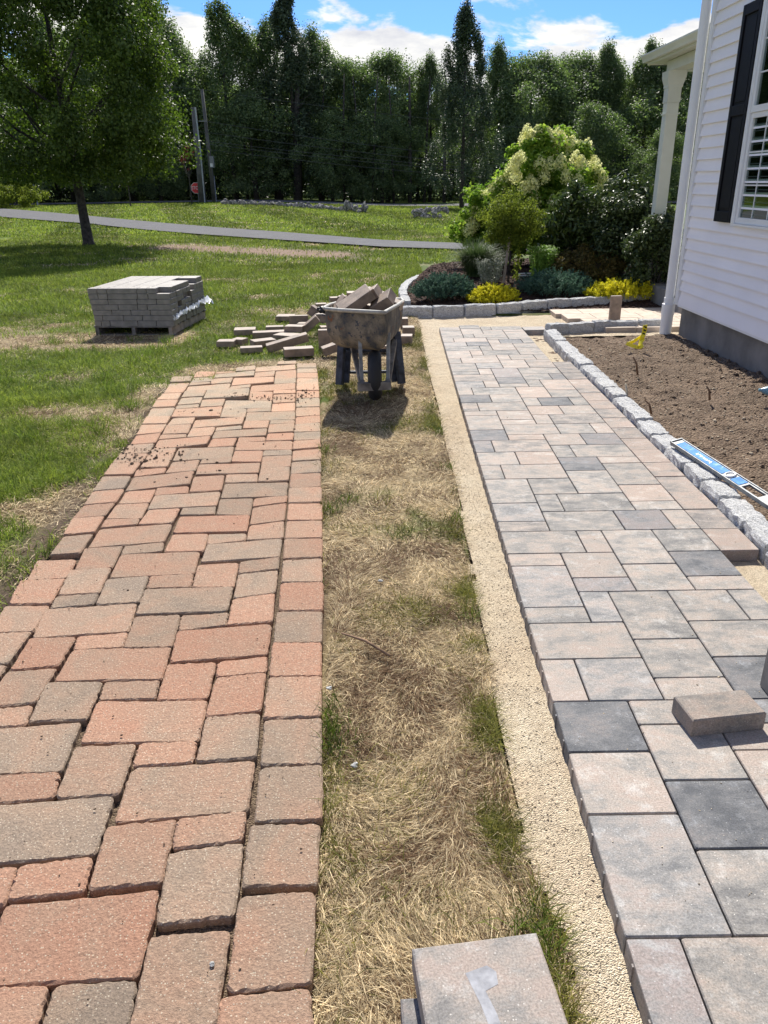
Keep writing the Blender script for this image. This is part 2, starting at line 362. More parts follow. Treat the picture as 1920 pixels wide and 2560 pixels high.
# ------------------------------------------------------------------ ground sheets
def grid(name, x0, x1, y0, y1, st, zf, mat, cf=None, smooth=True, keep=None, sty=None):
    xs = np.arange(x0, x1+st*.5, st); ys = np.arange(y0, y1+st*.5, sty or st); X, Y = np.meshgrid(xs, ys); X = X.ravel(); Y = Y.ravel()
    Z = zf(X, Y); nx = len(xs); ny = len(ys)
    i = (np.arange(ny-1)[:, None]*nx+np.arange(nx-1)[None, :]).ravel(); F_ = np.stack([i, i+1, i+nx+1, i+nx], 1)
    if keep is not None:
        k = keep(X, Y); F_ = F_[k[F_].all(1)]
        u, inv = np.unique(F_.ravel(), return_inverse=True); X, Y, Z = X[u], Y[u], Z[u]; F_ = inv.reshape(F_.shape)
    col = cf(X, Y) if cf else None
    return mesh(name, np.stack([X, Y, Z], 1), F_, mat, smooth, col)
M['ground'] = vcol_mat('turf_ground', ran=0, detail=45.)
def zg(x, y):
    h = -.035+.03*(fbm(x*2.2, y*2.2, 3)-.5)
    low = in_hard(x, y, -.03) | ((x > brick_r(y)) & (x < sand_l(y)+.1) & (y < 10.5))
    return T(x, y)+np.where(low, -.10, h)
def gcol(x, y):
    c = grasscol(x, y)*.62; f = fbm(x*6, y*6, 8)[:, None]
    b = bare(x, y)[:, None]; br = np.array([.20, .135, .095])*(.7+.6*f)
    earth = np.array([.085, .058, .04])*(.7+.6*f)
    e = (np.exp(-((x-brick_l(y)+.06)/.15)**2)*(y < 7.2)*sstep(6.5, 3.5, y))[:, None]
    c = c*(1-np.clip(b, 0, 1))+br*np.clip(b, 0, 1); c = c*(1-e)+earth*e; hb = (in_hard(x, y, .03) | (np.abs(x-sand_l(y)) < .06) & (y < 10))[:, None]
    return np.where(hb, earth*.8, c)
def zstrip(x, y):
    e = sstep(-.05, .02, x-sand_l(y)-.012*(fbm(x*0+3, y*9, 4)-.5)); b = sstep(.035, -.005, x-brick_r(y))*(y < 7.7)
    return T(x, y)-.036+.02*(fbm(x*5, y*5, 3)-.5)-.06*np.maximum(e, b)
def scol(x, y):
    c = grasscol(x, y)*.75; return c*(.6+.7*fbm(x*14, y*14, 6)[:, None])
tag(link('turf_strip', grid('turf_strip', -.62, .60, -1, 10.6, .02, zstrip, M['ground'], scol, keep=lambda x, y: (x > brick_r(y)-.03) & (x < sand_l(y)+.07))), kind='structure')
go = link('lawn', grid('lawn', -14, 5.2, -1.5, 33, .07, zg, M['ground'], gcol)); tag(go, kind='structure')
xsF = np.concatenate([np.arange(-260, -60, 20), np.arange(-60, 61, 2.), np.arange(80, 261, 20)])
ysF = np.concatenate([[-60, -30, -10], np.arange(0, 100, 2.), np.arange(100, 400, 20), [600, 900]])
X, Y = np.meshgrid(xsF, ysF); X = X.ravel(); Y = Y.ravel(); nx = len(xsF)
i = (np.arange(len(ysF)-1)[:, None]*nx+np.arange(nx-1)[None, :]).ravel(); F_ = np.stack([i, i+1, i+nx+1, i+nx], 1)
inn = (X > -13) & (X < 4.5) & (Y > -1) & (Y < 32)
Zf = T(X, Y)-.04-.35*inn
def far_mat():
    m_, t = newmat('far_turf'); tc = nd(t, 'ShaderNodeTexCoord'); v = tc.outputs['Object']
    mp = nd(t, 'ShaderNodeMapping', {0: v, 3: (.6, .22, 1.)})
    n = noise(t, mp, .5, 5, .6); n2_ = noise(t, v, 9., 6, .75)
    r = ramp(t, n, [(.35, (.04, .085, .008)), (.55, (.085, .135, .012)), (.72, (.14, .16, .025)), (.85, (.22, .17, .09))])
    c = mix(t, .85, r.outputs[0], ramp(t, n2_, [(.3, (.25, .25, .25)), (.7, (.78, .78, .78))]).outputs[0], 'OVERLAY'); finish(t, c, .95, n2_, .8, .05, spec=.15); return m_
M['far'] = far_mat()
tag(link('ground', mesh('ground', np.stack([X, Y, Zf], 1), F_, M['far'], True)), kind='structure')
# sand bed, soil bed, mulch bed
def zs(x, y): return T(x, y)-.060+.022*(fbm(x*7, y*7, 13)-.5)+.006*(fbm(x*40, y*40, 14)-.5)
tag(link('sand_bed', grid('sand_bed', .2, 5.0, -1, 11.1, .022, zs, M['sand'], keep=lambda x, y: (x > sand_l(y)+.012*(fbm(x*20, y*20, 2)-.5)) & ((x < 1.9+.03*np.maximum(0, y-5)) | (y > 9.25)))), kind='structure')
def zsoil(x, y):
    c = fbm(x*7, y*7, 61, 5); ck = np.clip(vnoise(x*16, y*16, 71)-.62, 0, 1)*.12
    return T(x, y)-.075+.055*(c-.5)+ck*.35+.04*sstep(2.9, 3.5, x)*fbm(x*5, y*5, 3)
tag(link('soil_bed', grid('soil_bed', 1.80, 3.52, -1, 9.32, .02, zsoil, M['soil'], smooth=True)), kind='structure')
def mound(x, y): return .2*sstep(11.25, 12.9, y)*sstep(.4, 1.1, x)
def zm(x, y): return T(x, y)+mound(x, y)-.03+.05*(fbm(x*8, y*8, 91)-.5)+.03*vnoise(x*30, y*30, 5)
tag(link('mulch_bed', grid('mulch_bed', .34, 7.5, 11.0, 17.2, .04, zm, M['bark'], keep=lambda x, y: bedside(x, y+.0), smooth=False)), kind='structure')
# driveway crossing the lawn, street beyond
rn = [(-500, 505), (-200, 522), (0, 541), (225, 560), (500, 587), (700, 601), (960, 619), (1180, 626), (1420, 636), (1800, 660)]
rf = [(-500, 494), (-200, 508), (0, 522), (225, 540), (500, 566), (700, 581), (960, 602), (1180, 611), (1420, 618), (1800, 636)]
V = []
for a, b in zip(rn, rf):
    p_, q_ = G(*a), G(*b); V += [(p_[0], p_[1], T(p_[0], p_[1])+.015), (q_[0], q_[1], T(q_[0], q_[1])+.015)]
V = np.array(V)
drive_n = lambda x: np.interp(x, V_n[:, 0], V_n[:, 1]); drive_f = lambda x: np.interp(x, V_f[:, 0], V_f[:, 1]); V_n = V[0::2].copy(); V_f = V[1::2].copy()
def strip(V, n=8):
    A = V[0::2]; B = V[1::2]; out = []
    t = np.linspace(0, len(A)-1, (len(A)-1)*n+1)
    A2 = np.stack([np.interp(t, range(len(A)), A[:, k]) for k in range(3)], 1); B2 = np.stack([np.interp(t, range(len(A)), B[:, k]) for k in range(3)], 1)
    P_ = []
    for a, b in zip(A2, B2):
        for k in range(5): q = a+(b-a)*k/4; P_.append((q[0], q[1], float(T(q[0], q[1]))+.03))
    F_ = [[i*5+k, i*5+k+1, (i+1)*5+k+1, (i+1)*5+k] for i in range(len(A2)-1) for k in range(4)]
    return np.array(P_), np.array(F_)
tag(link('driveway', mesh('driveway', *strip(V), M['asphalt'], True)), kind='structure')
V2 = np.array([(-80, 69., 0), (-80, 75, 0), (-40, 67.5, 0), (-40, 73.5, 0), (-14, 67, 0), (-14, 73, 0), (5, 62, 0), (6, 68, 0), (30, 58, 0), (31, 64, 0), (60, 56, 0), (60, 62, 0)])
tag(link('road', mesh('road', *strip(V2), M['asphalt'], True)), kind='structure')
# ================================================================== paving
def poly_slab(name, P4, ztop, th, mat, parent, cr_=.008, ch=.004, jag=0., seg=1, jseed=0, tilt=None, base=None):
    """slab with rounded plan corners and an arris; P4 counter-clockwise world xy"""
    P4 = np.array(P4, float)[:, :2]; c = P4.mean(0)
    if np.cross(P4[1]-P4[0], P4[2]-P4[1]) < 0: P4 = P4[::-1]
    rr = np.random.default_rng(jseed+int(abs(c[0]*1e3)+abs(c[1]*7e3))); ring = []
    for k in range(4):
        a, b, d = P4[k-1], P4[k], P4[(k+1) % 4]; u = (a-b)/np.linalg.norm(a-b); v_ = (d-b)/np.linalg.norm(d-b); r = cr_*rr.uniform(.7, 1.4) if jag else cr_
        ring.append(b+u*r); ring.append(b+(u+v_)*r*.29); ring.append(b+v_*r)
        if seg > 1:
            for s_ in range(1, seg): ring.append((b+v_*r)+(d-v_*r-(b+v_*r))*s_/seg)
    ring = np.array(ring)
    n = len(ring); dirs = ring-c; dirs /= np.linalg.norm(dirs, axis=1)[:, None]
    if jag: ring = ring+dirs*rr.normal(0, jag, n)[:, None]
    inner = ring-dirs*ch*(1+(rr.uniform(-.5, .9, n)[:, None] if jag else 0)); slope = lambda q: -S*(q[:, 1]-c[1])
    zr = np.concatenate([slope(ring)-th, slope(ring)-ch*1.1, slope(inner)])
    if jag: zr[n:2*n] += rr.normal(0, jag, n)
    if tilt: zr = zr+np.concatenate([(ring-c)@tilt, (ring-c)@tilt, (inner-c)@tilt])
    V = np.column_stack([np.concatenate([ring, ring, inner])-c, zr])
    F_ = [[i, (i+1) % n, n+(i+1) % n, n+i] for i in range(n)]+[[n+i, n+(i+1) % n, 2*n+(i+1) % n, 2*n+i] for i in range(n)]+[list(range(2*n, 3*n))]
    return link(name, mesh(name, V, F_, mat), parent, (c[0], c[1], ztop-S*c[1]))
def shrink(P4, g_):
    P4 = np.array(P4, float)[:, :2]; c = P4.mean(0); out = []
    for p_ in P4: d = p_-c; out.append(p_-np.sign(d)*g_)
    return np.array(out)
# --- old red brick walk, every brick surveyed
K1 = (340, 880, 3.318); K2 = (160, 1120, 2.44); K3 = (0, 1400, 1.975); K4 = (0, 1760, 1.975); K5 = (0, 2140, 1.975)
BR = {K5: [(20,240,790,165,680,600,-120,645),(-100,648,240,632,150,960,-250,960),(262,625,678,602,610,960,170,960),(738,390,1140,358,1065,850,630,880),(1085,690,1530,650,1560,960,1060,1000),(1180,200,1560,175,1545,635,1115,680),(830,-25,1205,-75,1160,290,765,335),(1235,-160,1585,-170,1565,140,1190,148),(525,-150,872,-185,800,130,430,165),(95,45,460,0,418,178,32,218),(-100,70,90,42,20,240,-160,270)],
K4: [(-60,500,565,445,470,740,-160,800),(-80,355,303,335,265,465,-120,500),(372,205,672,192,590,445,268,465),(650,310,1260,268,1222,525,560,588),(875,570,1218,528,1198,675,848,718),(690,195,975,175,955,285,650,310),(1015,62,1285,38,1265,262,965,285),(1280,310,1592,300,1592,570,1255,580),(1305,75,1590,62,1588,295,1285,300),(-60,120,398,85,305,330,-150,350),(-90,25,165,0,125,100,-150,120)],
K3: [(478,695,1025,685,980,889,395,901),(230,602,510,600,428,790,138,800),(515,595,790,592,768,685,485,690),(825,510,1070,500,1025,682,770,688),(1065,580,1315,552,1290,745,1010,775),(1075,500,1322,470,1315,550,1065,580),(875,350,1345,310,1320,465,838,508),(1325,578,1588,570,1588,775,1300,785),(1345,405,1588,402,1588,568,1328,575),(1365,250,1592,248,1590,402,1348,405),(1385,110,1597,105,1595,246,1375,248),(1396,-3,1590,-12,1593,103,1388,106),(360,440,845,432,800,590,265,598),(380,375,635,355,605,430,358,442),(150,382,378,375,290,520,45,545),(665,278,893,268,850,425,605,430),(890,268,1128,255,1118,318,880,345),(1148,190,1358,162,1345,302,1120,320),(715,145,1153,130,1122,255,668,272),(1175,65,1373,45,1360,160,1150,188),(225,240,680,215,635,350,155,382),(525,95,735,75,690,212,470,225),(738,75,955,62,945,130,722,138),(975,20,1180,8,1155,128,948,130),(345,52,550,38,490,162,285,178),(275,182,490,165,465,222,245,243),(180,0,380,-5,330,85,130,97),(100,100,325,90,250,215,40,220),(20,222,245,217,165,350,-50,360),(-60,365,155,352,40,510,-180,522),(-200,525,38,512,-50,640,-320,650),(30,548,280,530,175,705,-90,730)],
K2: [(235,170,410,168,365,240,172,255),(172,258,370,242,315,328,115,345),(120,348,312,330,245,412,50,428),(50,430,247,415,185,515,-5,532),(-5,535,180,520,100,640,-90,650),(345,28,515,30,475,82,290,88),(290,88,470,82,415,155,240,160),(530,10,695,-20,630,110,465,115),(440,130,625,118,610,152,425,175),(840,65,1030,50,1015,88,828,95),(660,82,828,65,800,135,617,150),(1040,18,1215,15,1200,85,1020,85),(1215,15,1390,8,1388,42,1210,48),(1210,50,1390,42,1380,108,1200,118),(820,98,1198,88,1185,152,803,162),(1200,118,1378,110,1370,195,1182,205),(990,162,1183,155,1178,203,980,212),(790,172,980,165,960,262,765,270),(425,175,795,140,765,220,370,262),(565,240,762,228,755,270,548,288),(375,262,560,245,520,330,330,340),(978,215,1368,203,1355,290,955,305),(550,290,955,268,930,355,508,375),(320,345,518,332,470,425,255,432),(1160,305,1365,282,1358,325,1150,355),(950,310,1155,305,1135,405,930,402),(720,365,928,355,918,402,705,408),(515,378,710,365,660,455,450,468),(250,435,462,428,445,468,222,488),(1150,358,1358,330,1345,438,1132,465),(705,412,1135,408,1115,510,662,515),(1130,468,1342,440,1338,548,1112,558),(215,490,662,460,610,570,145,602),(660,520,880,518,855,625,607,630),(880,522,1112,515,1110,560,870,585),(870,588,1332,550,1315,660,835,695),(365,595,610,572,600,628,345,648),(125,608,360,592,295,725,62,740),(345,650,830,630,795,762,275,790),(1070,692,1315,663,1310,735,1060,765),(1388,82,1568,73,1568,145,1382,155),(1382,157,1566,147,1566,230,1375,242),(1372,245,1572,238,1572,328,1368,335),(1368,338,1575,335,1575,435,1360,440),(1358,440,1575,437,1575,545,1345,550),(1345,552,1578,548,1575,662,1335,672)],
K1: [(1335,88,1495,90,1500,128,1335,128),(1335,130,1500,130,1505,168,1335,170),(1335,172,1508,170,1510,212,1335,212),(1335,214,1510,214,1513,262,1333,262),(1333,264,1513,264,1520,318,1332,318),(1332,320,1520,320,1520,375,1330,380),(1330,382,1522,376,1524,450,1328,455),(1328,457,1524,452,1526,518,1325,530),(1325,535,1526,520,1528,580,1322,597),(1318,600,1528,582,1530,655,1310,665),(1310,667,1530,657,1530,725,1308,735),(1306,740,1530,727,1532,790,1300,808),(1300,812,1532,793,1535,888,1295,900),(1180,78,1330,72,1328,98,1170,102),(995,125,1325,102,1320,145,988,165),(835,125,992,110,988,148,825,158),(500,160,655,158,640,200,475,208),(475,210,640,202,622,240,450,252),(665,165,825,158,820,170,660,184),(655,188,985,152,978,195,640,218),(988,170,1155,158,1145,198,978,210),(1160,158,1328,147,1328,212,1148,220),(625,222,805,212,785,255,620,265),(810,215,1145,200,1140,245,790,282),(1150,222,1325,215,1325,255,1145,265),(450,255,620,248,615,262,435,280),(430,285,785,258,768,305,412,320),(785,285,955,268,940,292,768,310),(958,278,1322,258,1320,308,945,328),(590,315,942,300,930,365,555,388),(405,322,585,318,555,368,375,375),(375,378,552,370,530,422,340,435),(945,328,1135,322,1130,395,938,398),(1140,320,1322,310,1322,340,1138,348),(1138,350,1322,342,1318,412,1135,420),(548,392,740,382,715,440,528,452),(745,400,1125,398,1118,458,720,470),(335,438,525,425,515,455,325,470),(325,475,718,448,695,535,290,545),(720,472,918,468,905,532,697,538),(922,468,1120,460,1118,488,918,498),(1130,425,1320,415,1318,485,1122,492),(920,500,1320,488,1318,555,905,568),(300,547,490,537,465,595,258,603),(490,562,898,537,880,600,460,630),(900,570,1108,568,1090,628,885,632),(1112,568,1315,560,1315,590,1108,600),(1105,602,1315,592,1310,660,1092,670),(1090,672,1310,662,1300,728,1078,735),(255,605,460,600,430,670,215,680),(665,622,880,605,872,635,655,652),(460,632,660,622,625,690,418,702),(655,655,1090,632,1075,690,625,715),(205,682,420,678,412,705,185,722),(185,728,620,695,585,765,140,810),(632,718,840,708,805,775,590,792),(850,705,1075,700,1070,732,840,742),(840,745,1300,732,1295,808,820,820),(350,798,815,782,790,870,300,900),(300,205,470,200,450,245,280,250),(280,255,445,248,385,335,230,340),(225,342,380,337,345,390,165,395),(165,397,350,392,318,455,130,462),(128,465,325,458,290,525,90,530),(90,532,290,530,250,595,45,600),(45,602,255,597,205,665,0,685),(0,688,205,668,160,750,-50,765),(-60,768,155,752,105,830,-120,840)]}
walk = link('brick_path', None, None, (0, 0, 0)); tag(walk, kind='structure')
quads = []
for (ox, oy, s_), L in BR.items():
    for q in L:
        P4 = np.array([G(ox+q[k]/s_, oy+q[k+1]/s_)[:2] for k in (0, 2, 4, 6)]); quads.append(P4)
def inside(pt, P4):
    s0 = None
    for k in range(4):
        a, b = P4[k], P4[(k+1) % 4]; c = (b[0]-a[0])*(pt[1]-a[1])-(b[1]-a[1])*(pt[0]-a[0])
        if s0 is None: s0 = c > 0
        elif (c > 0) != s0: return False
    return True
nq = len(quads)
y = .25; row = 0
while y < 2.95:                                  # bricks of the same walk just outside the frame
    x = -1.60
    segs = [.2]+[[.27, .18, .27, .18], [.18, .27, .18, .27]][row % 2]*3
    for L in segs:
        P4 = np.array([(x, y+.17), (x+L-.008, y+.17), (x+L-.008, y), (x, y)])
        pts_ = [P4[0], P4[1], P4[2], P4[3], P4.mean(0), (P4[0]+P4[1])/2, (P4[2]+P4[3])/2]
        if x+L < -.16 and not any(inside(p_, q_) for p_ in pts_ for q_ in quads[:nq]) and not any(inside(p_, P4) for q_ in quads[:nq] for p_ in q_): quads.append(P4)
        x += L
    y += .178; row += 1
for yy in np.arange(.25, 3.0, .092):             # small cut pieces where the two patterns meet
    for xx in np.arange(-1.60, -.25, .105):
        P4 = np.array([(xx, yy+.088), (xx+.1, yy+.088), (xx+.1, yy), (xx, yy)])
        pts_ = list(P4)+[P4.mean(0)]
        if not any(inside(p_, q_) for p_ in pts_ for q_ in quads) and not any(inside(p_, P4) for q_ in quads for p_ in q_): quads.append(P4)
for k, P4 in enumerate(quads):
    c = P4.mean(0); near = c[1] < 3.2
    g_ = -.0005 if near else -.001
    P4 = P4+(c-P4)*max(-.02, g_/max(.05, np.linalg.norm(P4[0]-c)))
    th = .062
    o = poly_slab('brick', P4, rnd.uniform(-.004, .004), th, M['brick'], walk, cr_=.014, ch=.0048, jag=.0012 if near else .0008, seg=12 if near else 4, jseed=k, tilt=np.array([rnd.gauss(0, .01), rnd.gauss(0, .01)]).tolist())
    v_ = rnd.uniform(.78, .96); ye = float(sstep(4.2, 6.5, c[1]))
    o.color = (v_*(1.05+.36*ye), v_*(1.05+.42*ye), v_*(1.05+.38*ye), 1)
def zj(x, y): return T(x, y)-.029+.012*(fbm(x*14, y*14, 3)-.5)
M['joint'] = granular('joint_soil', [(.2, (.07, .048, .034)), (.5, (.14, .10, .07)), (.8, (.24, .18, .12))], 180., 20.)
tag(link('joint_soil', grid('joint_soil', -2.2, -.15, 0, 7.7, .03, zj, M['joint'], keep=lambda x, y: in_brick(x, y, -.03))), kind='structure')
# --- new slab walk on its lattice (i across, j along, w, h, tone)
MU = .1264
def lat(i, j):
    y_ = 1.2403+MU*j; return (float(slab_x0(y_))+MU*i, y_-.0004*i)
SL = '''0,-3,1,3,g 1,-2,3,2 4,-2,2,2 6,-2,2,2,g 1,-3,3,1 0,0,2,3,G 2,0,3,2 5,0,3,2,g 0,3,2,2 2,2,2,2,d 4,2,2,3 6,2,2,2 6,4,2,1 2,4,2,2 4,5,2,1 4,6,2,1,g 6,5,2,2 0,5,2,2,d 2,6,2,1 0,7,1,2 1,7,2,2,G 3,7,2,1
3,8,2,2 5,7,2,2,d 7,7,1,2 0,9,3,2 3,10,2,3 5,9,3,2 0,11,2,1 2,11,1,2,G 0,12,2,3,G 2,13,2,1,g 2,14,2,2 4,13,2,2 5,11,2,2 7,11,1,2 6,13,2,1 6,14,2,2,d 4,15,2,3 3,16,1,2 0,16,3,2 0,15,2,1,t 6,16,2,2
0,18,2,1,t 0,19,2,2,G 2,18,3,2 5,18,2,2,d 7,18,1,2 2,20,1,2 3,20,3,2 6,20,2,1 6,21,2,2,t 0,21,2,3 2,22,2,2 4,22,2,3 6,23,2,3 6,26,2,1 4,25,2,2,d 0,24,1,2 1,24,3,2 0,26,2,2 2,26,2,2,t 4,27,1,2 5,27,3,2 0,28,1,2,g 1,28,3,2,t
0,30,2,2,d 2,30,2,1,t 4,29,2,2 6,29,2,2,d 2,31,3,2 5,31,2,2 7,31,1,2 0,32,2,3 2,33,2,1 4,33,1,2 5,33,3,2,t 2,34,2,2 0,35,2,1 4,35,2,2,t 6,35,2,2 0,36,1,2,t 1,36,3,2 4,37,1,2 5,37,2,2,d 7,37,1,2 0,38,2,2,d 2,38,2,2
0,40,1,2 1,40,3,2 4,39,2,3,t 6,39,2,2 6,41,2,3,t 0,42,2,2,G 2,42,1,2 3,42,2,1 3,43,2,2,g 3,45,2,3,g 5,42,1,2 5,44,2,2 7,44,1,2,d 0,44,3,2,t 0,46,2,1 2,46,1,2 5,46,3,2 0,47,2,3 2,48,2,2,G 4,48,2,1 4,49,2,2 6,48,2,2,t
0,50,1,2 1,50,3,2 4,51,1,2 5,51,2,2 6,50,2,1 7,51,1,2 0,52,2,3 2,53,1,2,t 2,52,2,1 3,53,3,2 6,53,2,1 0,55,3,2 3,55,1,2 4,55,2,3 6,54,2,2 6,56,2,2 0,57,2,2,G 2,57,2,2,g 0,59,1,2 1,59,3,2 4,58,1,2 5,58,2,2,g 7,58,1,2
4,60,2,1 0,61,2,1 2,61,1,2 3,61,3,2 6,60,2,2 6,62,2,2 0,62,2,3 0,65,2,2 2,63,2,3 4,63,2,2 4,65,1,2 5,65,3,2 6,64,2,1 2,66,2,2'''.split()
sw = link('slab_path', None, None, (0, 0, 0)); tag(sw, kind='structure')
tones = {'': (1.02, 1.0, .965), 'd': (.62, .65, .70), 'g': (.78, .80, .84), 'G': (1.03, 1.04, 1.05), 't': (1.05, .98, .92)}
for k, s_ in enumerate(SL):
    a = s_.split(','); i0, j0, w_, h_ = map(int, a[:4]); tn = tones[a[4] if len(a) > 4 else '']
    P4 = shrink([lat(i0, j0), lat(i0+w_, j0), lat(i0+w_, j0+h_), lat(i0, j0+h_)], .0026)
    o = poly_slab('paving_slab', P4, rnd.uniform(-.001, .001), .06, M['slab'], sw, cr_=.005, ch=.0035, jseed=k)
    v_ = rnd.uniform(.84, .97); o.color = tuple(v_*t_ for t_ in tn)+(1,)
    if i0 == 0 and j0 < 40:                      # spacer ribs on the open edge
        mb = MB()
        for q in range(h_):
            f_ = (q+.5)/h_; yy = P4[0][1]+(P4[3][1]-P4[0][1])*f_; xx = P4[0][0]+(P4[3][0]-P4[0][0])*f_
            mb.box((xx-.0015-o.location[0], yy-o.location[1], -.032), (.005, .008, .05))
        rb = mb.build('spacer_rib', M['slab'], o); rb.color = o.color
j = 16
while j < 50:
    xa = lat(8, j); P4 = shrink([xa, (xa[0]+.185-.002*(j-16)*.0, xa[1]), (lat(8, j+2)[0]+.185, lat(8, j+2)[1]), lat(8, j+2)], .002)
    o = poly_slab('border_paver', P4, rnd.uniform(-.002, .002), .06, M['slab'], sw, cr_=.004, ch=.003); v_ = rnd.uniform(.80, .94); o.color = (v_*.98, v_*.91, v_*.86, 1); j += 2
a = lat(8.1, 64.6); o = poly_slab('paving_slab', [a, (a[0]+.26, a[1]+.01), (a[0]+.27, a[1]+.25), (a[0], a[1]+.24)], .0, .06, M['slab'], sw, cr_=.004); o.color = (1, 1, 1, 1)
# tan walk branching to the porch
bw = link('branch_path', None, None, (0, 0, 0)); tag(bw, kind='structure')
lefts = [(1362, 766), (1389, 776), (1438, 789), (1486, 803), (1502, 812)]
yr = [11.05, 10.62, 10.2, 9.83, 9.60, 9.45]
for r in range(5):
    y1, y0 = yr[r], yr[r+1]
    x = float(G(*lefts[r])[0])+.0; k = 0
    while x < 5.6:
        L = rnd.choice([.37, .25, .5]) if k else .38
        o = poly_slab('paver', shrink([(x, y0+.03*(x-2)*.3), (x+L, y0+.03*(x+L-2)*.3), (x+L, y1+.03*(x+L-2)*.3), (x, y1+.03*(x-2)*.3)], .003), rnd.uniform(-.002, .002), .07, M['walk_tan'], bw, cr_=.006, ch=.004); x += L; k += 1
# ================================================================== kerbs
def stone_mesh(L, W, H, seed, top=.012):
    bm = bmesh.new(); bmesh.ops.create_cube(bm, size=1)
    bmesh.ops.subdivide_edges(bm, edges=bm.edges[:], cuts=5, use_grid_fill=True)
    for v in bm.verts:
        x_, y_, z_ = v.co; e = (abs(x_) > .49)+(abs(y_) > .49)+(abs(z_) > .49)
        k = 1-.035*max(0, e-1)
        n_ = [float(fbm(v.co.x*6+seed*3.1+a*9, v.co.y*5+v.co.z*4.3, seed+a, 3))-.5 for a in range(3)]
        h_ = (float(vnoise(v.co.x*17+seed, v.co.y*15+v.co.z*13, seed+9))-.5)*.6
        v.co = Vector((x_*L*k+n_[0]*top*1.6, y_*W*k+(n_[1]*1.2+h_)*top*1.0, z_*H*(k if z_ > 0 else 1)+((n_[2]*1.2+h_*1.3)*top*.9 if z_ > .4 else 0)))
    me = bpy.data.meshes.new('stone'); bm.to_mesh(me); bm.free(); me.materials.append(M['granite']); return me
stone_pool = [stone_mesh(.32, 1*.15, .18, s_*7+1, .02) for s_ in range(9)]
def kerb(label, pts, seg=(.27, .36), W=.13, H=.16, ztop=.045):
    pts = [np.array(p_[:2], float) for p_ in pts]
    t = thing('granite_kerb', (pts[0][0], pts[0][1], float(T(*pts[0]))-.1), label, 'kerb')
    L0 = t.location.copy(); cum = [0]
    for a, b in zip(pts, pts[1:]): cum.append(cum[-1]+np.linalg.norm(b-a))
    P_ = np.array(pts); at_ = lambda s_: np.array([np.interp(s_, cum, P_[:, 0]), np.interp(s_, cum, P_[:, 1])])
    s_ = 0
    while s_ < cum[-1]-.08:
        L = min(rnd.uniform(*seg), cum[-1]-s_+.05); a, b = at_(s_), at_(min(s_+L, cum[-1])); c = (a+b)/2; d = b-a
        o = link('stone', rnd.choice(stone_pool), t, (c[0]-L0[0], c[1]-L0[1], float(T(*c))+ztop-H/2+rnd.uniform(-.008, .008)-L0[2]), (rnd.gauss(0, .02), rnd.gauss(0, .02), math.atan2(d[1], d[0])+rnd.gauss(0, .03)+rnd.choice([0, math.pi])))
        o.scale = ((np.linalg.norm(d)-.014)/.32, W/.15*rnd.uniform(.93, 1.08), H/.18); s_ += L
    return t
kx = lambda y_: float(slab_x0(y_))+MU*8+.26
kerb('long row of rough grey granite kerb stones between the new grey walk and the dug soil bed', [(kx(9.0)-.0, 9.1), (kx(8), 8.0), (kx(6), 6.), (kx(4), 4.), (kx(2), 2.), (kx(0), 0.)], W=.135, ztop=.05, H=.17)
kerb('short row of granite kerb stones at the far end of the dug soil bed, running to the white downpipe', [G(1368, 826)[:2]+np.array([0, .06]), G(1500, 816)[:2]+np.array([0, .06]), G(1675, 813)[:2]+np.array([0, .06])], ztop=.06)
kerb('straight granite kerb at the front of the planting bed, behind the bare sand', [G(1005, 784)[:2], G(1230, 778)[:2], G(1360, 768)[:2], G(1480, 760)[:2], G(1640, 750)[:2], G(1760, 744)[:2]], ztop=.10, H=.19, seg=(.38, .5))
kerb('curved row of pale kerb stones round the left side of the planting bed', [G(1017, 762)[:2], G(1006, 738)[:2], G(1013, 717)[:2], G(1042, 698)[:2], G(1085, 683)[:2], G(1165, 674)[:2]], ztop=.06, seg=(.3, .4))
# ================================================================== the house
HX, HY = 3.5, 9.24
hs = thing('house', (HX, HY, -.1), 'white vinyl sided house with a concrete foundation and a dark shuttered window, on the right', 'house')
def hp(mb, name, mat, **k):
    o = mb.build(name, mat, hs, **k); o.location = (o.location[0]-HX, o.location[1]-HY, o.location[2]+.1); return o
hp(MB().box((6.5, 3.0, .0), (6.0-.06, 12.4, .5)), 'foundation', M['concrete'], origin=(HX, HY, 0))
hp(MB().box((6.5+.012, 3.0, 2.9), (5.98, 12.44, 5.3)), 'wall', M['siding'], origin=(HX, HY, 0))
LAP = .1145; z = .232; k = 0
while z < 5.4:
    h_ = LAP if k else .16
    V = [(HX-.030, -3, z), (HX-.004, -3, z+h_), (HX-.030, HY-.02, z), (HX-.004, HY-.02, z+h_), (HX+.02, -3, z), (HX+.02, HY-.02, z)]
    mb = MB().add([V[0], V[1], V[3], V[2], V[4], V[5]], [[0, 3, 2, 1], [0, 4, 5, 3]])
    hp(mb, 'siding_board', M['siding'], origin=(HX, HY, 0)); z += h_; k += 1
hp(MB().box((HX-.012, 3.0, .222), (.03, 12.4, .024)), 'starter_strip', M['white'], origin=(HX, HY, 0))
hp(MB().box((HX-.014, HY-.0, 2.8), (.05, .09, 5.15)), 'corner_board', M['white'], origin=(HX, HY, 0))
hp(MB().box((6.5, 3, 5.6), (6.8, 13.2, .12)), 'roof', M['roof'], origin=(HX, HY, 0))
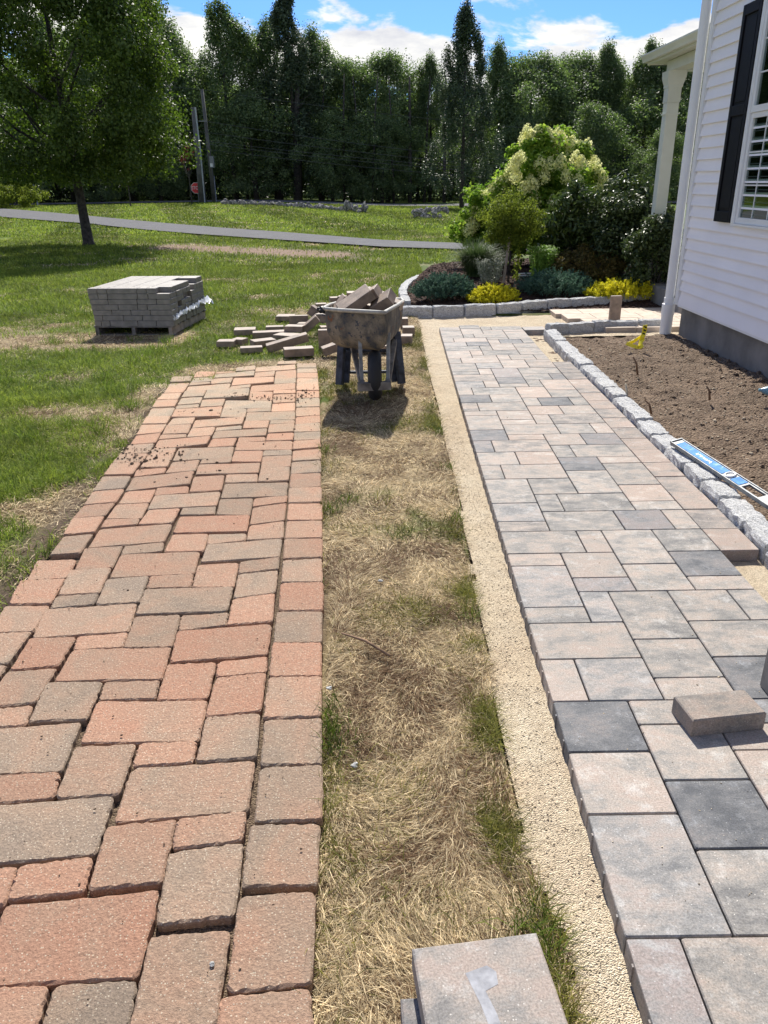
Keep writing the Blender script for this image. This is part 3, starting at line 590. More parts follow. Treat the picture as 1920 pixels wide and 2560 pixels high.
# shutter with two recessed panels
sy0, sy1 = 8.045, 8.44; sz0, sz1 = 1.175, 3.06; xo = HX-.045
fr = MB(); sw_ = .055
for (a, b, c_, d_) in ((sy0, sy0+sw_, sz0, sz1), (sy1-sw_, sy1, sz0, sz1), (sy0+sw_, sy1-sw_, sz0, sz0+.10), (sy0+sw_, sy1-sw_, sz1-.09, sz1), (sy0+sw_, sy1-sw_, 2.13, 2.22)):
    fr.box((xo, (a+b)/2, (c_+d_)/2), (.03, b-a, d_-c_))
sh = hp(fr, 'shutter', M['shutter'], origin=(xo, (sy0+sy1)/2, sz0), bev=.003)
for (c_, d_) in ((sz0+.10, 2.13), (2.22, sz1-.09)):
    o = MB().box((.008, 0, (c_+d_)/2-sz0), (.014, sy1-sy0-2*sw_-.002, d_-c_-.002)).box((-.0, 0, (c_+d_)/2-sz0), (.012, sy1-sy0-2*sw_-.06, d_-c_-.06)).build('panel', M['shutter'], sh)
# window
wy1 = 8.02; wy0 = wy1-1.05; wz0, wz1 = 1.155, 3.1
def wbox(mb, y0, y1, z0, z1, x, d): return mb.box((x, (y0+y1)/2, (z0+z1)/2), (d, y1-y0, z1-z0))
wf = MB(); xw = HX-.03
wbox(wf, wy1-.065, wy1, wz0, wz1, xw, .06); wbox(wf, wy0, wy0+.065, wz0, wz1, xw, .06); wbox(wf, wy0+.065, wy1-.065, wz1-.07, wz1, xw, .06); wbox(wf, wy0+.065, wy1-.065, wz0, wz0+.02, xw, .065)
win = hp(wf, 'window', M['white'], origin=(xw, wy1, wz0))
L0 = (xw, wy1, wz0)
def wpart(mb, name, mat): return mb.build(name, mat, win, origin=L0) if False else _wp(mb, name, mat)
def _wp(mb, name, mat):
    o = mb.build(name, mat, win, origin=L0); o.location = (0, 0, 0); return o
s1 = MB(); a0, a1 = wy0+.067, wy1-.067; zm_ = 2.13
for (z0, z1, xx) in ((wz0+.022, zm_, xw+.0), (zm_+.002, wz1-.072, xw-.012)):
    wbox(s1, a1-.05, a1, z0, z1, xx, .03); wbox(s1, a0, a0+.05, z0, z1, xx, .03); wbox(s1, a0+.05, a1-.05, z0, z0+.055, xx, .03); wbox(s1, a0+.05, a1-.05, z1-.045, z1, xx, .03)
_wp(s1, 'sash', M['white'])
s2 = MB()
for (z0, z1, xx) in ((wz0+.08, zm_-.047, xw+.004), (zm_+.06, wz1-.12, xw-.008)):
    for q in (1, 2): wbox(s2, a0+(a1-a0)*q/3-.005, a0+(a1-a0)*q/3+.005, z0, z1, xx, .012)
    for q in (1, 2): wbox(s2, a0+.05, a1-.05, z0+(z1-z0)*q/3-.006, z0+(z1-z0)*q/3+.006, xx+.001, .010)
_wp(s2, 'muntin', M['white'])
wbox(g_ := MB(), a0+.03, a1-.03, wz0+.04, zm_-.01, xw+.012, .004); wbox(g_, a0+.03, a1-.03, zm_+.02, wz1-.1, xw+.001, .004)
_wp(g_, 'pane', M['glass'])
bl = MB(); z = wz0+.07
while z < wz1-.1: bl.box((HX+.062, (a0+a1)/2, z), (.050, a1-a0-.12, .004), (0, R_(-60), 0)); z += .055
ob = _wp(bl, 'blind_slat', M['blind']); tag(ob, kind='stuff')
# black sheet behind the pane paints in the darkness of the unlit room
_wp(MB().box((HX-.0105+.0, (a0+a1)/2, (wz0+wz1)/2), (.006, a1-a0, wz1-wz0-.1)), 'unlit_room_sheet', M['black'])
for o in win.children:
    if o.name.startswith('blind'): o.location = (-.075, 0, 0)
for o in win.children:
    if o.name.startswith('pane'): o.location = (-.006, 0, 0)
# downpipe with adapter
dp = thing('downpipe', (3.42, 9.34, -.08), 'white round PVC downpipe with a thicker collar at its foot, at the house corner', 'downpipe')
MB().tube([(0, 0, .30), (0, 0, 5.1)], .052, 20).build('pipe', M['white'], dp, smooth=False)
MB().tube([(0, 0, .17), (0, 0, .30), (0, 0, .305), (0, 0, .37)], [.074, .074, .06, .06], 20).build('collar', M['white'], dp)
MB().tube([(0, 0, -.05), (0, 0, .17)], .068, 20).build('base_pipe', M['white'], dp)
MB().box((.05, -.03, .38), (.09, .012, .03)).build('strap', M['galv'], dp)
for o in dp.children: 
    if o.name.startswith(('pipe', 'collar', 'base')):
        o.data.polygons.foreach_set('use_smooth', np.ones(len(o.data.polygons), bool)); md = o.modifiers.new('e', 'EDGE_SPLIT'); md.split_angle = R_(40)
# porch beyond the corner
PX, PY = 4.11, 12.1
po = thing('porch', (PX, PY, -.1), 'cream porch roof corner with gutter, beam and soffit beyond the house corner', 'porch')
def pp(mb, name, mat, **k):
    o = mb.build(name, mat, po, origin=(PX, PY, -.1), **k); o.location = (0, 0, 0); return o
pp(MB().box((PX, 10.55, 3.0), (.20, 3.2, .13)).box((6.22, PY, 3.0), (4.0, .2, .128)), 'beam', M['cream'])
pp(MB().box((6.05, 10.85, 3.085), (4.4, 3.2, .03)), 'soffit', M['cream'])
pp(MB().box((3.86, 10.85, 3.12), (.03, 3.3, .12)).box((6.1, 12.5, 3.12), (4.5, .03, .118)), 'fascia', M['cream'])
gm = MB(); prof = [(0, -.04), (-.07, -.04), (-.085, .0), (-.12, .05), (-.12, .075), (-.0, .075)]
V = []; 
for yy in (9.3, 12.53): V += [(3.842+a*.8, yy, 3.12+b*.8) for a, b in prof]
gm.add(V, [[i, (i+1) % 6, 6+(i+1) % 6, 6+i] for i in range(6)]+[[0, 1, 2, 3, 4, 5], [11, 10, 9, 8, 7, 6]])
pp(gm, 'gutter', M['cream'])
pp(MB().add([(3.80, 9.3, 3.185), (3.80, 12.55, 3.185), (5.6, 9.3, 3.8), (5.6, 11.3, 3.8), (8.3, 9.3, 3.8), (8.3, 12.55, 3.185), (8.3, 11.3, 3.8)], [[0, 2, 3, 1], [1, 3, 6, 5], [3, 2, 4, 6]]), 'roof', M['roof'])
pp(MB().box((6.2, 10.8, .03), (4.4, 2.9, .24)), 'floor', M['concrete'])
cl_ = thing('porch_column', (PX, PY, .15), 'square cream porch column with a moulded capital, behind the shrubs', 'column')
MB().box((0, 0, 1.2), (.165, .165, 2.4)).build('shaft', M['cream'], cl_, bev=.004)
MB().box((0, 0, 2.26), (.19, .19, .02)).box((0, 0, 2.60), (.20, .20, .03)).build('collar', M['cream'], cl_)
MB().box((0, 0, 2.50), (.18, .18, .2)).build('neck', M['cream'], cl_)
MB().add([(-.1, -.1, 2.615), (.1, -.1, 2.615), (.1, .1, 2.615), (-.1, .1, 2.615), (-.125, -.125, 2.70), (.125, -.125, 2.70), (.125, .125, 2.70), (-.125, .125, 2.70), (-.13, -.13, 2.785), (.13, -.13, 2.785), (.13, .13, 2.785), (-.13, .13, 2.785)],
   [[0, 1, 5, 4], [1, 2, 6, 5], [2, 3, 7, 6], [3, 0, 4, 7], [4, 5, 9, 8], [5, 6, 10, 9], [6, 7, 11, 10], [7, 4, 8, 11], [8, 9, 10, 11], [3, 2, 1, 0]]).build('capital', M['cream'], cl_)
MB().box((0, 0, .06), (.22, .22, .14)).build('base', M['cream'], cl_)
# ================================================================== pavers lying about
def paver_mesh(name, L, W, H, mat, b=.004):
    x, y_, z = L/2, W/2, H; c = b
    V = []; 
    for (zz, k) in ((0, 0), (z-c, 0), (z, c)):
        for sx, sy in ((-1, -1), (1, -1), (1, 1), (-1, 1)): V += [(sx*(x-k)+(0), sy*(y_-k), zz)]
    F_ = [[3, 2, 1, 0], [8, 9, 10, 11]]+[[i, (i+1) % 4, 4+(i+1) % 4, 4+i] for i in range(4)]+[[4+i, 4+(i+1) % 4, 8+(i+1) % 4, 8+i] for i in range(4)]
    return mesh(name, V, F_, mat)
pm = {}
def pmesh(L, W, H, mat):
    k = (round(L, 3), round(W, 3), round(H, 3), mat)
    if k not in pm: pm[k] = paver_mesh('paver', L, W, H, M[mat])
    return pm[k]
def loose(label, px, py, L, W, H, yaw, tilt=(0, 0), lift=0., mat='paver_tan', grp='loose pavers tipped out on the grass', pos=None, name='loose_paver'):
    p_ = G(px, py) if pos is None else np.array(pos, float)
    if pos is None: p_ = p_+np.array([0, W/2*abs(math.cos(R_(yaw)))*.8, -.006])
    o = link(name, pmesh(L, W, H, mat), None, (p_[0], p_[1], p_[2]+lift), (R_(tilt[0]), R_(tilt[1]), R_(yaw)))
    return tag(o, label, 'paver', grp)
n_ = lambda x, y_: (520+x/5.184, 680+y_/5.184); w_ = lambda x, y_: (780+x/5.184, 680+y_/5.184)
LP = [
 ('pinkish paver lying flat, leftmost of the loose upper ones near the pallet', n_(470, 810), .26, .20, .065, 6, (0, 0), 0),
 ('small pale-topped paver at the far left end of the scattered pavers', n_(232, 960), .20, .15, .06, -3, (0, 0), 0),
 ('stubby square paver beside the leftmost small paver of the scatter', n_(405, 932), .14, .13, .06, -22, (0, 0), 0),
 ('low paver sunk in the grass in front of the others, front left of the scatter', n_(555, 1025), .24, .12, .055, 10, (0, 0), -.01),
 ('flat paver with its corner towards the viewer, behind the sunken one', n_(710, 955), .26, .16, .065, 28, (0, 0), 0),
 ('long pale paver with a round hole mark at its left end', n_(800, 848), .41, .14, .06, 9, (0, 0), .01),
 ('thin sliver of paver showing behind the long pale one', n_(860, 755), .22, .12, .05, 5, (0, 0), 0),
 ('single white-topped paver lying alone at the back of the scatter', n_(1000, 625), .24, .2, .06, -5, (0, 0), 0),
 ('dark dirty paver standing on its long edge at the back of the scatter', n_(1178, 705), .24, .08, .14, 3, (0, 0), 0),
 ('small paver resting on top of another in the middle of the scatter', n_(1125, 835), .22, .15, .07, -12, (0, 0), .055),
 ('flat paver partly buried under the small raised one', n_(1020, 880), .28, .2, .06, -25, (0, 0), 0),
 ('long dark paver tipped up on its neighbours, lower right of the scatter', n_(1040, 1015), .46, .09, .085, 12, (8, -13), .045),
 ('pale-topped paver nearest the brick walk at the front right of the scatter', n_(1170, 1085), .31, .15, .08, 12, (0, 0), 0),
 ('paver leaning steeply with its lit end up, centre right of the scatter', n_(1350, 815), .24, .15, .08, 8, (0, -38), .09),
 ('small paver tucked behind the leaning one', n_(1245, 735), .16, .14, .07, -10, (0, 0), 0),
 ('dark paver tilted on edge against the heap left of the wheelbarrow', n_(1400, 690), .24, .1, .12, -12, (0, 32), .09),
 ('paver with a lit top lying across the heap beside the wheelbarrow tub', n_(1540, 750), .26, .18, .08, -22, (0, 8), .10),
 ('paver standing upright on its end left of the wheelbarrow', n_(1510, 985), .13, .09, .20, 3, (0, 0), 0),
 ('short upright paver half hidden between the standing one and the tub', n_(1605, 925), .12, .1, .17, -6, (0, 0), .02),
 ('paver tipped over at the foot of the wheelbarrow, left of its leg', w_(300, 1065), .26, .14, .08, 14, (0, -16), .03),
 ('thin pale paver on top of the heap behind the tub', n_(1470, 560), .15, .12, .04, 10, (0, 0), .12),
 ('narrow paver slanting up the back of the heap', n_(1500, 600), .22, .1, .05, 25, (0, -20), .10),
 ('lit paver in the heap just behind the upright one', n_(1560, 800), .2, .14, .07, 12, (0, 0), .02),
 ('upper of the two pavers to the right of the wheelbarrow', w_(1252, 805), .14, .15, .085, 2, (0, 0), 0),
 ('lower of the two pavers to the right of the wheelbarrow', w_(1228, 920), .13, .15, .085, -6, (0, 0), 0),
 ('paver end just showing behind the right side of the tub', w_(1195, 690), .1, .14, .09, 0, (0, 0), 0),
 ('flat pale paver seen between the wheelbarrow legs on the left', w_(700, 1040), .3, .16, .07, 6, (0, 0), 0),
 ('flat pale paver seen between the wheelbarrow legs on the right', w_(880, 1035), .22, .16, .07, 2, (0, 0), 0),
 ('pale scrap of paver lying behind the left rim of the tub', w_(330, 470), .22, .14, .06, 14, (0, 0), .1),
 ('rounded paver beside it behind the left rim of the tub', w_(395, 475), .12, .14, .08, -8, (0, 0), .1)]
for (lb, (px, py), L, W, H, yaw, tl, lf) in LP: loose(lb, px, py, L, W, H, yaw, tl, lf)
# pavers piled in the wheelbarrow
for (lb, pos, L, W, H, yaw, tl) in [
 ('big paver leaning forward at the left of the wheelbarrow load', (-.185, 6.52, .665), .30, .17, .085, 10, (14, -32)),
 ('paver behind the big leaning one in the wheelbarrow load', (-.10, 6.62, .68), .25, .16, .08, -18, (10, -30)),
 ('paver standing proud at the top right of the wheelbarrow load', (.045, 6.52, .66), .20, .14, .085, -28, (30, -30)),
 ('dark paver at the left end of the wheelbarrow load', (-.30, 6.70, .62), .16, .14, .08, 8, (5, -50)),
 ('paver sloping down at the right end of the wheelbarrow load', (.05, 6.80, .62), .26, .15, .07, -16, (0, 18)),
 ('paver peeping over the middle back of the load', (-.04, 6.86, .67), .22, .12, .07, -25, (0, 15)),
 ('flat-lying paver at the back left of the load', (-.19, 6.88, .66), .20, .14, .07, 4, (0, 0)),
 ('low paver just inside the middle of the tub rim', (.0, 6.68, .575), .24, .15, .07, 3, (6, 0)),
 ('low paver under the rest inside the left of the tub', (-.18, 6.72, .52), .26, .18, .07, -8, (0, 0)),
 ('low paver under the rest inside the right of the tub', (.05, 6.85, .50), .24, .18, .07, 8, (0, 0))]:
    loose(lb, 0, 0, L, W, H, yaw, tl, 0, 'paver_tan', 'pavers piled in the wheelbarrow', pos)
# single pavers on the new work
p_ = G(1722, 1843)
loose('loose grey slab lying skewed on top of the new grey walk near the right edge', 0, 0, .245, .125, .062, 7.5, mat='slab', grp=None, pos=(1.062, 2.012, -S*2+.002), name='loose_slab').color = (.70, .66, .62, 1)
loose('dark paver standing on end beside the loose slab at the right edge', 0, 0, .07, .13, .17, 2, mat='paver_new', grp=None, pos=(1.322, 2.13, -S*2+.002), name='standing_paver')
pp_ = G(1537, 801)
loose('tan paver standing upright on the porch walk', 0, 0, .135, .06, .30, 2, mat='paver_tan', grp=None, pos=(pp_[0], pp_[1]+.03, pp_[2]+.003), name='standing_paver')
# bottom stack of three slabs
st_l = ['top slab of the small stack at the bottom edge, with a pale blue-white smear', 'middle slab of the small stack at the bottom edge, sticking out to the left', 'lowest slab of the small stack at the bottom edge, sticking out furthest left']
ytop = 1.10
for k, (x0, x1, y0, y1, zt, rz) in enumerate([(.062, .318, .72, 1.085, .195, 7), (.025, .28, .70, 1.02, .128, 3.5), (-.0, .26, .68, .975, .062, 1.5)]):
    o = link('stacked_slab', pmesh(x1-x0, y1-y0, .06, 'slab'), None, ((x0+x1)/2, (y0+y1)/2, zt-.06), (0, 0, R_(rz))); tag(o, st_l[k], 'slab', 'slabs stacked at the bottom edge'); o.color = (.86, .84, .82, 1) if k == 0 else (.6, .61, .63, 1)
    if k == 0:
        x_ = [(-.045, .115), (.0, .125), (.015, .11), (.012, .085), (-.015, .075), (-.005, .03), (.0, -.03), (-.003, -.10), (-.022, -.11), (-.02, -.03), (-.03, .05)]
        o2 = link('paint_smear', mesh('paint_smear', [(a+.01, b, .0605) for a, b in x_], [list(range(len(x_)))], simple('smear', (.33, .335, .36), .9, var=.2, sc_=40.)), o)
# ================================================================== pallet of pavers
a = G(237, 834); b = G(429, 834)
PL = np.array([-3.57, 9.72]); ux_ = np.array([.995, -.10]); uy_ = np.array([.10, .995]); PW, PD, PZ = 1.02, 1.34, .115
z0 = float(T(-3, 9.9))-.03; rz = math.atan2(ux_[1], ux_[0])
pa = thing('pallet', (PL[0], PL[1], z0), 'weathered wooden pallet under the stack of grey pavers on the lawn', 'pallet', rot=(0, 0, rz))
for k in range(3):
    MB().box((.04+k*.47, PD/2, .055), (.045, PD, .09)).build('stringer', M['wood_tan'] if k == 2 else M['wood_grey'], pa)
for k in range(7):
    MB().box((PW/2, .05+k*(PD-.1)/6, .109), (PW, .09, .018)).build('deck_board', M['wood_grey'], pa)
for k in range(3): MB().box((PW/2, .06+k*(PD-.12)/2, .004), (PW, .09, .012)).build('bottom_board', M['wood_grey'], pa)
layers = [  # front row joints per layer from the bottom (fractions of the width), from the photo
 [.09, .12, .37, .25, .24], [.11, .26, .24, .39], [.24, .24, .24, .28], [.34, .24, .12, .30], [.23, .36, .24, .17], [.12, .12, .37, .13, .26], [.12, .12, .37, .12, .12]]
LH = .0648; nm_l = ['lowest', 'second', 'third', 'fourth', 'fifth', 'sixth', 'top']; ordn = ['first', 'second', 'third', 'fourth', 'fifth', 'sixth', 'seventh', 'eighth', 'ninth', 'tenth']
def place(px_, py_, L, W, k, label):
    q = PL+ux_*(px_+L/2)+uy_*(py_+W/2)
    o = link('stacked_paver', pmesh(L-.008, W-.006, LH-.004, 'paver_new'), None, (q[0], q[1], z0+.119+k*LH), (0, 0, rz+rnd.gauss(0, .004))); tag(o, label, 'paver', 'grey pavers stacked on the pallet')
NR = 10; RW = PD/NR
for k, row in enumerate(layers):
    x = rnd.uniform(-.01, .0)+.012*(6-k)*.4; tot = sum(row); sc2 = 1.0 if k == 6 else 1/tot
    for c, f_ in enumerate(row):
        L = f_*PW*sc2
        if k == 6 and c == 4: L = .12
        place(x, .0, L, RW, k, f'front row paver of the {nm_l[k]} layer of the pallet stack, {ordn[c]} from the left'); x += L
    for r in range(1, NR):
        if k < 6:
            miss = (k == 3 and r in (2,)) 
            W_ = .24
            xx = PW-W_-(.05 if (k, r) in ((3, 2), (4, 4), (4, 5)) else 0)+rnd.uniform(-.008, .006)
            if k == 5 and r in (6,): continue
            place(xx, r*RW, W_, RW, k, f'right side paver of the {nm_l[k]} layer of the pallet stack, {ordn[r]} from the front')
            if k == 5:
                for c, x0_ in enumerate((.0, .26, .52)): place(x0_, r*RW, .255, RW, k, f'inner paver of the sixth layer of the pallet stack, {ordn[r]} row, {ordn[c]} from left')
            if k < 5: place(0, r*RW, .25, RW, k, f'left side paver of the {nm_l[k]} layer of the pallet stack, {ordn[r]} from the front')
            if r == NR-1:
                for c in range(2): place(.25+c*.26, r*RW, .26, RW, k, f'back row paver of the {nm_l[k]} layer of the pallet stack, {ordn[c]} from the left')
        else:
            lim = 3 if r in (6, 7) else 4
            for c in range(lim): place(.005+c*.25, r*RW, .25, RW, k, f'top layer paver of the pallet stack, row {ordn[r]} from the front, {ordn[c]} from the left')
# plastic wrap along the right side
V = []; F_ = []; n = 40
for q in range(n):
    t_ = q/(n-1); yy = .0+t_*(PD+.12); dz = .01*math.sin(q*1.9)+.02*rnd.random()
    base = z0+.119+1.75*LH+.05*t_*1.0
    for r in range(4):
        X_ = PW+.012+.012*r*rnd.random()+(.05*max(0, t_-.85)*6*(r/3)); V.append(tuple(PL+ux_*X_+uy_*yy)+(base+dz-(r*.016+.05*max(0, t_-.75)*4*r/3)*(.5+rnd.random()),))
for q in range(n-1):
    for r in range(3): i = q*4+r; F_.append([i, i+1, i+5, i+4])
V = [(v[0]-PL[0], v[1]-PL[1], v[2]-z0) for v in V]
tag(link('plastic_wrap', mesh('plastic_wrap', V, F_, M['plastic_sheet'], True), None, (PL[0], PL[1], z0)), 'crumpled white plastic wrap hanging along the right side of the pallet stack', 'plastic wrap')
# ================================================================== wheelbarrow
wb = thing('wheelbarrow', (-.08, 6.45, -.05), 'cement-caked wheelbarrow seen from its wheel end, loaded with pavers', 'wheelbarrow')
O = (-.08, 6.45, -.05)
def wp(mb, name, mat, par=None, **k):
    o = mb.build(name, mat, par or wb, origin=O if par is None else O, **k); o.location = (0, 0, 0); return o
rim = [(-.44, 6.30, .675), (-.30, 6.17, .68), (-.12, 6.08, .682), (.0, 5.98, .688), (.03, 5.975, .688), (.09, 6.25, .678), (.15, 6.60, .655), (.205, 7.0, .63), (.19, 7.12, .628), (.0, 7.10, .628), (-.25, 7.02, .628), (-.38, 6.93, .632), (-.43, 6.65, .655), (-.455, 6.38, .672)]
rc = np.array([-.12, 6.60])
def ringz(f_, z_, sh=(0, 0)):
    return [(rc[0]+(x-rc[0])*f_+sh[0], rc[1]+(y_-rc[1])*f_+sh[1], z_+(zz-.66)*.3) for x, y_, zz in rim]
rings = [rim, [(x*1+(rc[0]-x)*.02, y_+(rc[1]-y_)*.03, z_-.03) for x, y_, z_ in rim], ringz(.985, .56), ringz(.955, .47), ringz(.87, .395, (.0, .0)), ringz(.68, .345, (0, .02)), ringz(.1, .325, (0, .05))]
inner = [[(x+(rc[0]-x)*.03, y_+(rc[1]-y_)*.03, z_+.004) for x, y_, z_ in r] for r in rings]
V = [p for r in rings for p in r]; n = len(rim); F_ = [[i*n+k, i*n+(k+1) % n, (i+1)*n+(k+1) % n, (i+1)*n+k][::-1] for i in range(len(rings)-1) for k in range(n)]+[[(len(rings)-1)*n+k for k in range(n)]]
o_ = len(V); V += [p for r in inner for p in r]; F_ += [[o_+i*n+k, o_+i*n+(k+1) % n, o_+(i+1)*n+(k+1) % n, o_+(i+1)*n+k] for i in range(len(rings)-1) for k in range(n)]
F_ += [[k, (k+1) % n, o_+(k+1) % n, o_+k] for k in range(n)]+[[o_+(len(rings)-1)*n+k for k in range(n)]]
tub = wp(MB().add(V, F_), 'tub', M['tub'], smooth=True)
wp(MB().tube([rim[k % n] for k in range(n+1)], .015, 8, False), 'rim', M['rimgrey'], smooth=True)
# wheel: axle across x, in the vertical plane
wh = wp(MB().tube([(-.055-.05, 6.20, .16), (-.055+.05, 6.20, .16)], .03, 10), 'hub', M['galv'])
bm = bmesh.new(); wr, tr_ = .150, .056; nu, nv = 28, 10
tv = [[bm.verts.new((-.055+math.cos(2*math.pi*j_/nv)*tr_, 6.20+(wr+math.sin(2*math.pi*j_/nv)*tr_)*math.cos(2*math.pi*i_/nu), .155+(wr+math.sin(2*math.pi*j_/nv)*tr_)*math.sin(2*math.pi*i_/nu))) for j_ in range(nv)] for i_ in range(nu)]
for i_ in range(nu):
    for j_ in range(nv): bm.faces.new((tv[i_][j_], tv[(i_+1) % nu][j_], tv[(i_+1) % nu][(j_+1) % nv], tv[i_][(j_+1) % nv]))
bmesh.ops.recalc_face_normals(bm, faces=bm.faces[:])
for v in bm.verts: v.co -= Vector(O)
me = bpy.data.meshes.new('tyre'); bm.to_mesh(me); bm.free(); me.materials.append(M['rubber']); me.polygons.foreach_set('use_smooth', np.ones(len(me.polygons), bool)); link('tyre', me, wb)
for sx in (-1, 1):
    wp(MB().bar((-.055+sx*.115, 6.17, .50), (-.055+sx*.105, 6.12, .12), .028, .02), 'front_brace', M['galv'])
    wp(MB().bar((-.055+sx*.10, 6.06, .10), (-.075+sx*.22, 7.0, .40), .04, .045).bar((-.075+sx*.22, 7.0, .40), (-.09+sx*.28, 7.6, .56), .035), 'handle', M['wood_grey'])
    wp(MB().bar((-.10+sx*.235, 6.78, .40), (-.10+sx*.275, 6.70, -.04), .06, .045).bar((-.10+sx*.18, 6.86, .40), (-.10+sx*.215, 6.74, -.035), .05, .03), 'leg', M['wood_blue'])
wp(MB().box((-.06, 6.04, .105), (.265, .05, .062), (0, 0, R_(9))), 'nose_guard', M['wood_grey'])
wp(MB().bar((-.31, 6.76, .24), (.11, 6.76, .24), .05, .02).bar((-.31, 6.82, .33), (.11, 6.82, .33), .07, .02).bar((-.28, 6.74, .06), (.10, 6.74, .06), .04, .02), 'leg_brace', M['wood_blue'])
# dark rag behind the tub
rk = AY(820, 768, 7.35)
bm = bmesh.new(); bmesh.ops.create_icosphere(bm, subdivisions=3, radius=.09)
for v in bm.verts: v.co = Vector((v.co.x*1.1, v.co.y*.8, v.co.z*.55))*(1+.5*(float(vnoise(v.co.x*40, v.co.z*40+v.co.y*30, 3))-.5))
me = bpy.data.meshes.new('work_glove'); bm.to_mesh(me); bm.free(); me.materials.append(M['black'])
g0 = G(812, 778, .22); tag(link('work_glove', me, None, (g0[0], g0[1], g0[2]+.02)), 'crumpled black cloth on the paver heap behind the left rim of the wheelbarrow', 'cloth')
# ================================================================== spirit level
lv = thing('spirit_level', (1.93, 4.15, .05), 'blue and silver spirit level lying over the kerb stones and the soil', 'spirit level')
A_ = np.array([1.845, 4.68]); B_ = np.array([1.985, 3.50]); d_ = B_-A_; Lg = np.linalg.norm(d_); ang = math.atan2(d_[1], d_[0])
lv.location = (A_[0]+.03, A_[1], .035); lv.rotation_euler = (R_(12), R_(.0), ang)
MB().box((Lg/2, .036, .013), (Lg, .005, .026)).box((Lg/2, -.036, .013), (Lg, .005, .026)).build('rail', M['galv'], lv)
web = MB()
hole = (.80, .96)
web.box((hole[0]/2+.004, 0, .013), (hole[0]-.008, .067, .014)).box(((hole[1]+Lg)/2, 0, .013), (Lg-hole[1], .067, .014)).box((sum(hole)/2, .029, .013), (hole[1]-hole[0], .010, .014)).box((sum(hole)/2, -.029, .013), (hole[1]-hole[0], .010, .014))
web.build('web', M['galv'], lv)
MB().box((.33, 0, .0215), (.54, .054, .003)).box((.735, 0, .0215), (.09, .054, .003)).build('blue_panel', M['level_blue'], lv)
MB().box((.004, 0, .013), (.010, .078, .03)).build('end_cap', M['galv'], lv)
tk = MB(); pts_ = [(.645+.028*math.cos(t_), .028*math.sin(t_), .024) for t_ in np.linspace(0, 2*math.pi, 21)]; tk.tube(pts_, .007, 6, False); tk.build('vial_ring', M['signwhite'], lv, smooth=True)
MB().tube([(.645, 0, .018), (.645, 0, .0235)], .02, 16).build('vial', M['galv'], lv)
sm = MB()
for k in range(16): sm.box((.27+k*.011, rnd.uniform(-.006, .006), .0233), (.007, rnd.uniform(.008, .02), .0006), (0, 0, rnd.uniform(-.5, .5)))
sm.build('worn_lettering', M['signwhite'], lv)
MB().tube([(.12, 0, .022), (.12, 0, .0236)], .005, 8).build('hang_hole', M['black'], lv)
# ================================================================== small things
def stick(label, pts, rad, mat='twig', name='twig', cat='twig'):
    tag(MB().tube(pts, rad, 7).build(name, M[mat], smooth=True), label, cat)
p0, p1 = G(855, 1583, .01), G(975, 1640, .0)
stick('thin brown stick lying on the straw between the two walks', [p0, (p0+p1)/2+np.array([0, .01, .01]), p1], [.004, .006, .005])
for (lb, a_, b_, r_) in [('short root stub standing in the middle of the soil bed', (1595, 926), (1583, 892), .009), ('pale root end beside the kerb in the soil bed', (1566, 998), (1564, 960), .010),
                         ('forked root stub at the right of the soil bed', (1776, 988), (1766, 965), .009), ('bent dark twig low in the soil bed near the kerb', (1630, 1022), (1612, 1000), .008)]:
    q = G(*a_); t_ = AY(b_[0], b_[1], q[1]); m_ = (q+t_)/2+np.array([.008, 0, 0])
    stick(lb, [q-np.array([0, 0, .04]), m_, t_], [r_*1.1, r_, r_*.7], 'twig' if 'pale' not in lb else 'straw', 'root_stub', 'root')
# caution tape bundle
q = G(1600, 862); mb = MB(); mk = MB()
def ribbon(mb, pts, w_r, off=0.):
    V = []; 
    for p_, (wx, wz) in zip(pts, w_r): V += [(p_[0]-wx, p_[1], p_[2]-wz), (p_[0]+wx, p_[1], p_[2]+wz)]
    mb.add(V, [[2*i, 2*i+1, 2*i+3, 2*i+2] for i in range(len(pts)-1)])
P3 = lambda px, py, dy=0.: AY(px, py, q[1]+dy)
ribbon(mb, [P3(1613, 812), P3(1611, 828, .01), P3(1606, 843, -.01), P3(1601, 858)], [(.025, .004)]*4)
ribbon(mb, [P3(1601, 842, .03), P3(1590, 850, .02), P3(1578, 856, .01), P3(1566, 859, -.02)], [(.005, .02), (.004, .024), (.004, .02), (.01, .012)])
ribbon(mb, [P3(1566, 858, -.03), P3(1580, 864, -.06), P3(1594, 868, -.08), P3(1606, 868, -.06)], [(.005, .018)]*4)
ribbon(mb, [P3(1606, 850, -.02), P3(1600, 862, -.06), P3(1604, 870, -.09)], [(.03, .008), (.02, .015), (.025, .01)])
for (py, dx) in ((818, 1613.5), (826, 1612), (834, 1609.5), (843, 1607)):
    c_ = P3(dx, py, -.006); mk.box(c_, (.03, .002, .014), (0, R_(25), 0))
tp = mb.build('caution_tape', M['yellow']); tag(tp, 'crumpled yellow caution tape with black bars standing in the soil bed', 'tape')
k_ = mk.build('black_bar', M['black'], tp, origin=tuple(tp.location)); k_.location = (0, 0, 0)
md = tp.modifiers.new('s', 'SOLIDIFY'); md.thickness = .002
